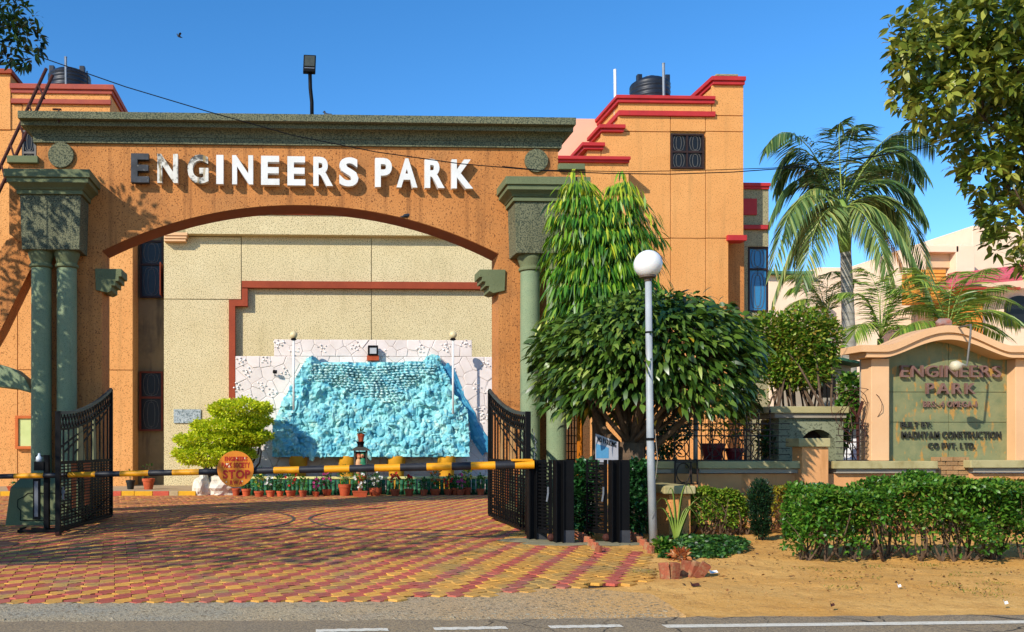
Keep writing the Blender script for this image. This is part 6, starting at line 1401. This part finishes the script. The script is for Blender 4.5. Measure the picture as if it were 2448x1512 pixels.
# brick edging rows
BK2 = pmat('red edging brick', '#a35a3c', '#8c4c34', 9, .95, .8, 40, obj=.25, grime='#9a7a54', gth=(.48,.66), gscale=12, dist=.015)
bm2 = M(); _b8 = [(-.44,.44,-.44,.44,-.5),(-.5,.5,-.5,.5,-.46),(-.5,.5,-.5,.5,.44),(-.43,.45,-.45,.42,.5)]
bm2.add([(a + rs.gauss(0, .02), b + rs.gauss(0, .02), z) for x0_, x1_, y0_, y1_, z in _b8 for a, b in ((x0_, y0_), (x1_, y0_), (x1_, y1_), (x0_, y1_))], [(3,2,1,0),(12,13,14,15)] + [(4*l+i, 4*l+(i+1) % 4, 4*l+4+(i+1) % 4, 4*l+4+i) for l in range(3) for i in range(4)]); be2 = datamesh('brick', bm2, BK2)
for x0, lab in ((1378, 'short curved row of brick edging beside the middle steel post'), (1503, 'short curved row of brick edging beside the rightmost steel post')):
    e_ = root('brick_edging', G(x0 + 30, 1310), lab, 'brick edging', 'brick edging rows')
    for i in range(7):
        t = i / 6; p = G(x0 + 52 * t, 1290 + 38 * t ** 1.4); shared('brick', be2, e_, (p.x, p.y, .05), (rs.gauss(0, .1), rs.gauss(0, .15), .9 - .6 * t), (.045, .1, .17))
e_ = root('brick_edging', G(1630, 1385), 'row of tilted red bricks at the corner of the sandy verge', 'brick edging')
for i, (x, y, rz, tx) in enumerate(((1588, 1386, .1, -.1), (1612, 1386, .2, .05), (1638, 1380, -.2, .15), (1660, 1382, .1, .3), (1678, 1384, -.1, .55))):
    p = G(x, y); shared('brick', be2, e_, (p.x, p.y, .09), (tx * .4 + rs.gauss(0,.1), tx, rz + rs.gauss(0,.15)), (.098, .07, .2))
for i, (x, y, s, mt, lab) in enumerate(((1706, 1380, .05, WHITE, 'scrap of white paper on the sand by the tilted bricks'), (1662, 1412, .05, RUST, 'curled brown dead leaf on the sand near the road'), (2150, 1415, .02, WHITE, 'small white scrap on the sand before the hedge'), (2405, 1457, .02, WHITE, 'tiny white scrap by the road edge at far right'), (1990, 1462, .022, RUST, 'small brown dead leaf at the road edge'))):
    p = G(x, y); m = M(); m.add([(p.x + s*a, p.y + s*b, .045 + h) for a, b, h in ((-1,-.6,.0),(.9,-.4,.01),(1,.6,.03),(-.2,.8,.02),(-.9,.5,.045),(0,0,.0))], [(0,1,5),(1,2,5),(2,3,5),(3,4,5),(4,0,5)]); thing('litter_scrap', m, mt, lab, 'litter')
n = 420; P_ = np.array([(random.uniform(3.6, 11), random.uniform(8.6, 13), .05) for _ in range(n)]); D_ = RN.normal(size=(n, 3)); D_[:, 2] *= .1
leaves('leaf_litter', P_, D_, RN.uniform(.03, .06, n), .025, leafmat('leaf litter', ['#5a3a1c', '#8a5a2c', '#3f2a16']), None, kind='stuff')

# sparse weeds on the verge
n = 900; cx_ = [(random.uniform(3.8, 11), random.uniform(8.3, 10.5)) for _ in range(26)]
P_ = np.array([(lambda c: (c[0] + random.gauss(0, .12), c[1] + random.gauss(0, .07), .035))(random.choice(cx_)) for _ in range(n)]); D_ = RN.normal(size=(n, 3)) * .7; D_[:, 2] = np.abs(D_[:, 2]) + .5
leaves('weeds', P_, D_, RN.uniform(.015, .05, n), .01, leafmat('weeds', ['#7a7a2c', '#a08a3c', '#5a6a24']), None, kind='stuff')
# ---------------------------------------------------------------- houses, hut and car behind
h1 = root('cream_house', (AX(2400, 50), 52, 0), 'cream house with pink tiled roof behind the monument', 'house'); Y1 = 50.0
pbx(h1, 2195, 585, 2330, 1140, Y1, Y1 + 8, CREAM, 'wing_wall', .03); pbx(h1, 2325, 542, 2800, 1140, Y1 + 1.5, Y1 + 10, CREAM, 'upper_wall', .03)
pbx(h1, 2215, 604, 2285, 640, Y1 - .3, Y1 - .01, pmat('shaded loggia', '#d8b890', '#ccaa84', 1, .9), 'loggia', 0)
for a, b, y0, y1 in ((2192, 2292, 588, 603), (2192, 2214, 603, 650), (2286, 2330, 588, 650)): pbx(h1, a, y0, b, y1, Y1 - .8, Y1 - .05, CREAM, 'loggia_frame', .02)
m = M(); rf = [A(2240, 688, Y1 - 3), A(2700, 612, Y1 - 3), A(2700, 570, Y1 - .9), A(2268, 655, Y1 - .9)]
TIL = pmat('pink roof tiles', '#d0616a', '#c0525c', 1.5, .7, .3, 6); roof = None
nrow, ncol = 5, 26; e0, e1 = A(2240, 682, Y1 - 3), A(2720, 640, Y1 - 3); g0, g1 = A(2275, 655, Y1 - .6), A(2720, 602, Y1 - .6)
m.add([e0, e1, g1, g0, e0 - Vector((0,0,.15)), e1 - Vector((0,0,.15)), g1 - Vector((0,0,.15)), g0 - Vector((0,0,.15))], [(0,1,2,3),(7,6,5,4),(0,4,5,1),(3,2,6,7),(0,3,7,4),(1,5,6,2)]); roof = part('roof', m, TIL, h1)
for r_ in range(nrow):
    for c_ in range(ncol):
        a_, b_ = c_ / ncol, (c_ + .94) / ncol; t0, t1 = r_ / nrow, (r_ + 1.05) / nrow; f_ = lambda s, t: (e0.lerp(e1, s)).lerp(g0.lerp(g1, s), t)
        m = M(); v0, v1, v2, v3 = f_(a_, t0) + Vector((0,-.02,.09)), f_(b_, t0) + Vector((0,-.02,.09)), f_(b_, t1) + Vector((0,0,.03)), f_(a_, t1) + Vector((0,0,.03))
        m.add([v0, v1, v2, v3, v0 - Vector((0,0,.08)), v1 - Vector((0,0,.08))], [(0,1,2,3),(4,5,1,0)]); part('tile', m, TIL, roof)
pbx(h1, 2236, 686, 2440, 692, Y1 - 3.05, Y1 - 2.9, REDP, 'eave_board', 0)
pbx(h1, 2202, 645, 2262, 720, Y1 - 2.5, Y1 - .9, pmat('orange boarding', '#e0963c', '#d28630', 2, .7), 'chimney', .02)
for i in range(9): pbx(h1, 2203, 648 + i * 8, 2261, 653 + i * 8, Y1 - 2.56, Y1 - 2.5, pmat('board strip %d' % i, '#e6a04a', '#d89038', 2, .7), 'board', 0)
pbx(h1, 2300, 690, 2350, 1100, Y1 - 2.2, Y1 - .02, pmat('orange pier', '#e38a3a', '#d67c2e', 2, .8), 'pier', .02); pbx(h1, 2350, 690, 2800, 1100, Y1 - 1.6, Y1 - .02, CREAM, 'ground_wall', .02)
m = M(); wv = [(2405, 780), (2405, 735)] + [(2438 - 33*math.cos(t), 735 - 28*math.sin(t)) for t in np.linspace(0, math.pi, 12)] + [(2471, 780)]; m.prism([(AX(x, Y1 - 1.75), AZ(y, 2440, Y1 - 1.75)) for x, y in wv], Y1 - 1.75, Y1 - 1.61); part('arched_window', m, GLASSM, h1)
h2 = root('white_house', (AX(1950, 46), 48, 0), 'pale flat roofed house between the orange house and the tall palm', 'house'); Y2 = 46.0
pbx(h2, 1838, 655, 1960, 1140, Y2, Y2 + 6, CREAM, 'wall', .03); pbx(h2, 1955, 640, 2110, 1140, Y2 + 2, Y2 + 8, CREAM, 'rear_wall', .03); pbx(h2, 1830, 648, 1948, 655, Y2 - .4, Y2 + 6, pmat('green roof edge', '#4a7a62', '#3f6a54', 2, .7), 'roof_edge', .02)
for x in (1858, 1890): pbx(h2, x, 662, x + 8, 668, Y2 - .05, Y2 - .002, DARK, 'vent', 0)
hu = root('guard_hut', (AX(1998, 22), 23, 0), 'small pale hut with green sheet roof behind the garden shrub', 'hut'); Yh = 22.0
pbx(hu, 1955, 872, 2035, 1140, Yh, Yh + 2, CEM, 'wall', .02); pbx(hu, 1968, 900, 1998, 950, Yh - .02, Yh - .003, DARK, 'opening', 0)
m = M(); m.prism([(AX(x, Yh - .5), AZ(y, 2000, Yh - .5)) for x, y in ((1935, 864), (1990, 850), (2075, 868), (2075, 874), (1990, 857), (1935, 871))], Yh - .5, Yh + 2.3); part('roof', m, pmat('green sheet', '#2f5a48', '#27503e', 2, .6), hu)
# parked car, only its tail shows beside the monument
CYc = 17.9; x0 = AX(2022, CYc); car = root('parked_car', (x0 + 2, CYc + .8, 0), 'white parked car whose tail shows behind the railing by the monument', 'car')
prof = [(a_, b_ * 1.14) for a_, b_ in [(0,.35),(.05,.75),(.02,.95),(.12,1.02),(.45,1.08),(.95,1.45),(2.2,1.5),(2.9,1.1),(3.8,.95),(4.0,.7),(4.0,.35)]]
CW = pmat('white car paint', '#e8e8e6', '#e2e2e0', 3, .25, spec=.5)
m = M(); m.prism([(x0 + a, b) for a, b in prof], CYc, CYc + 1.65); part('body', m, CW, car, bevel=.06)
for pl_ in ([(.55,1.26),(1.0,1.6),(1.5,1.63),(1.5,1.26)], [(1.58,1.26),(1.58,1.63),(2.15,1.62),(2.7,1.26)]): m = M(); m.prism([(x0 + a, b) for a, b in pl_], CYc - .012, CYc + .01); part('window', m, GLASSM, car)
m = M(); m.prism([(x0 + a, b) for a, b in ((.03,1.0),(.03,1.13),(.36,1.2),(.28,1.0))], CYc - .02, CYc + .1); part('tail_light', m, pmat('red lens', '#b81820', '#a01018', 5, .2), car, bevel=.01)
for wx in (.75, 3.15):
    m = M(); m.tube([(x0 + wx, CYc - .02, .32), (x0 + wx, CYc + .2, .32)], .32, 22); wh = part('wheel', m, BLACK, car); m = M(); m.tube([(x0 + wx, CYc - .03, .32), (x0 + wx, CYc + .0, .32)], .2, 16); part('rim', m, STEEL, wh)
m = M(); m.box(x0 - .06, x0 + .3, CYc - .03, CYc + 1.68, .36, .56); part('bumper', m, CW, car, bevel=.04)
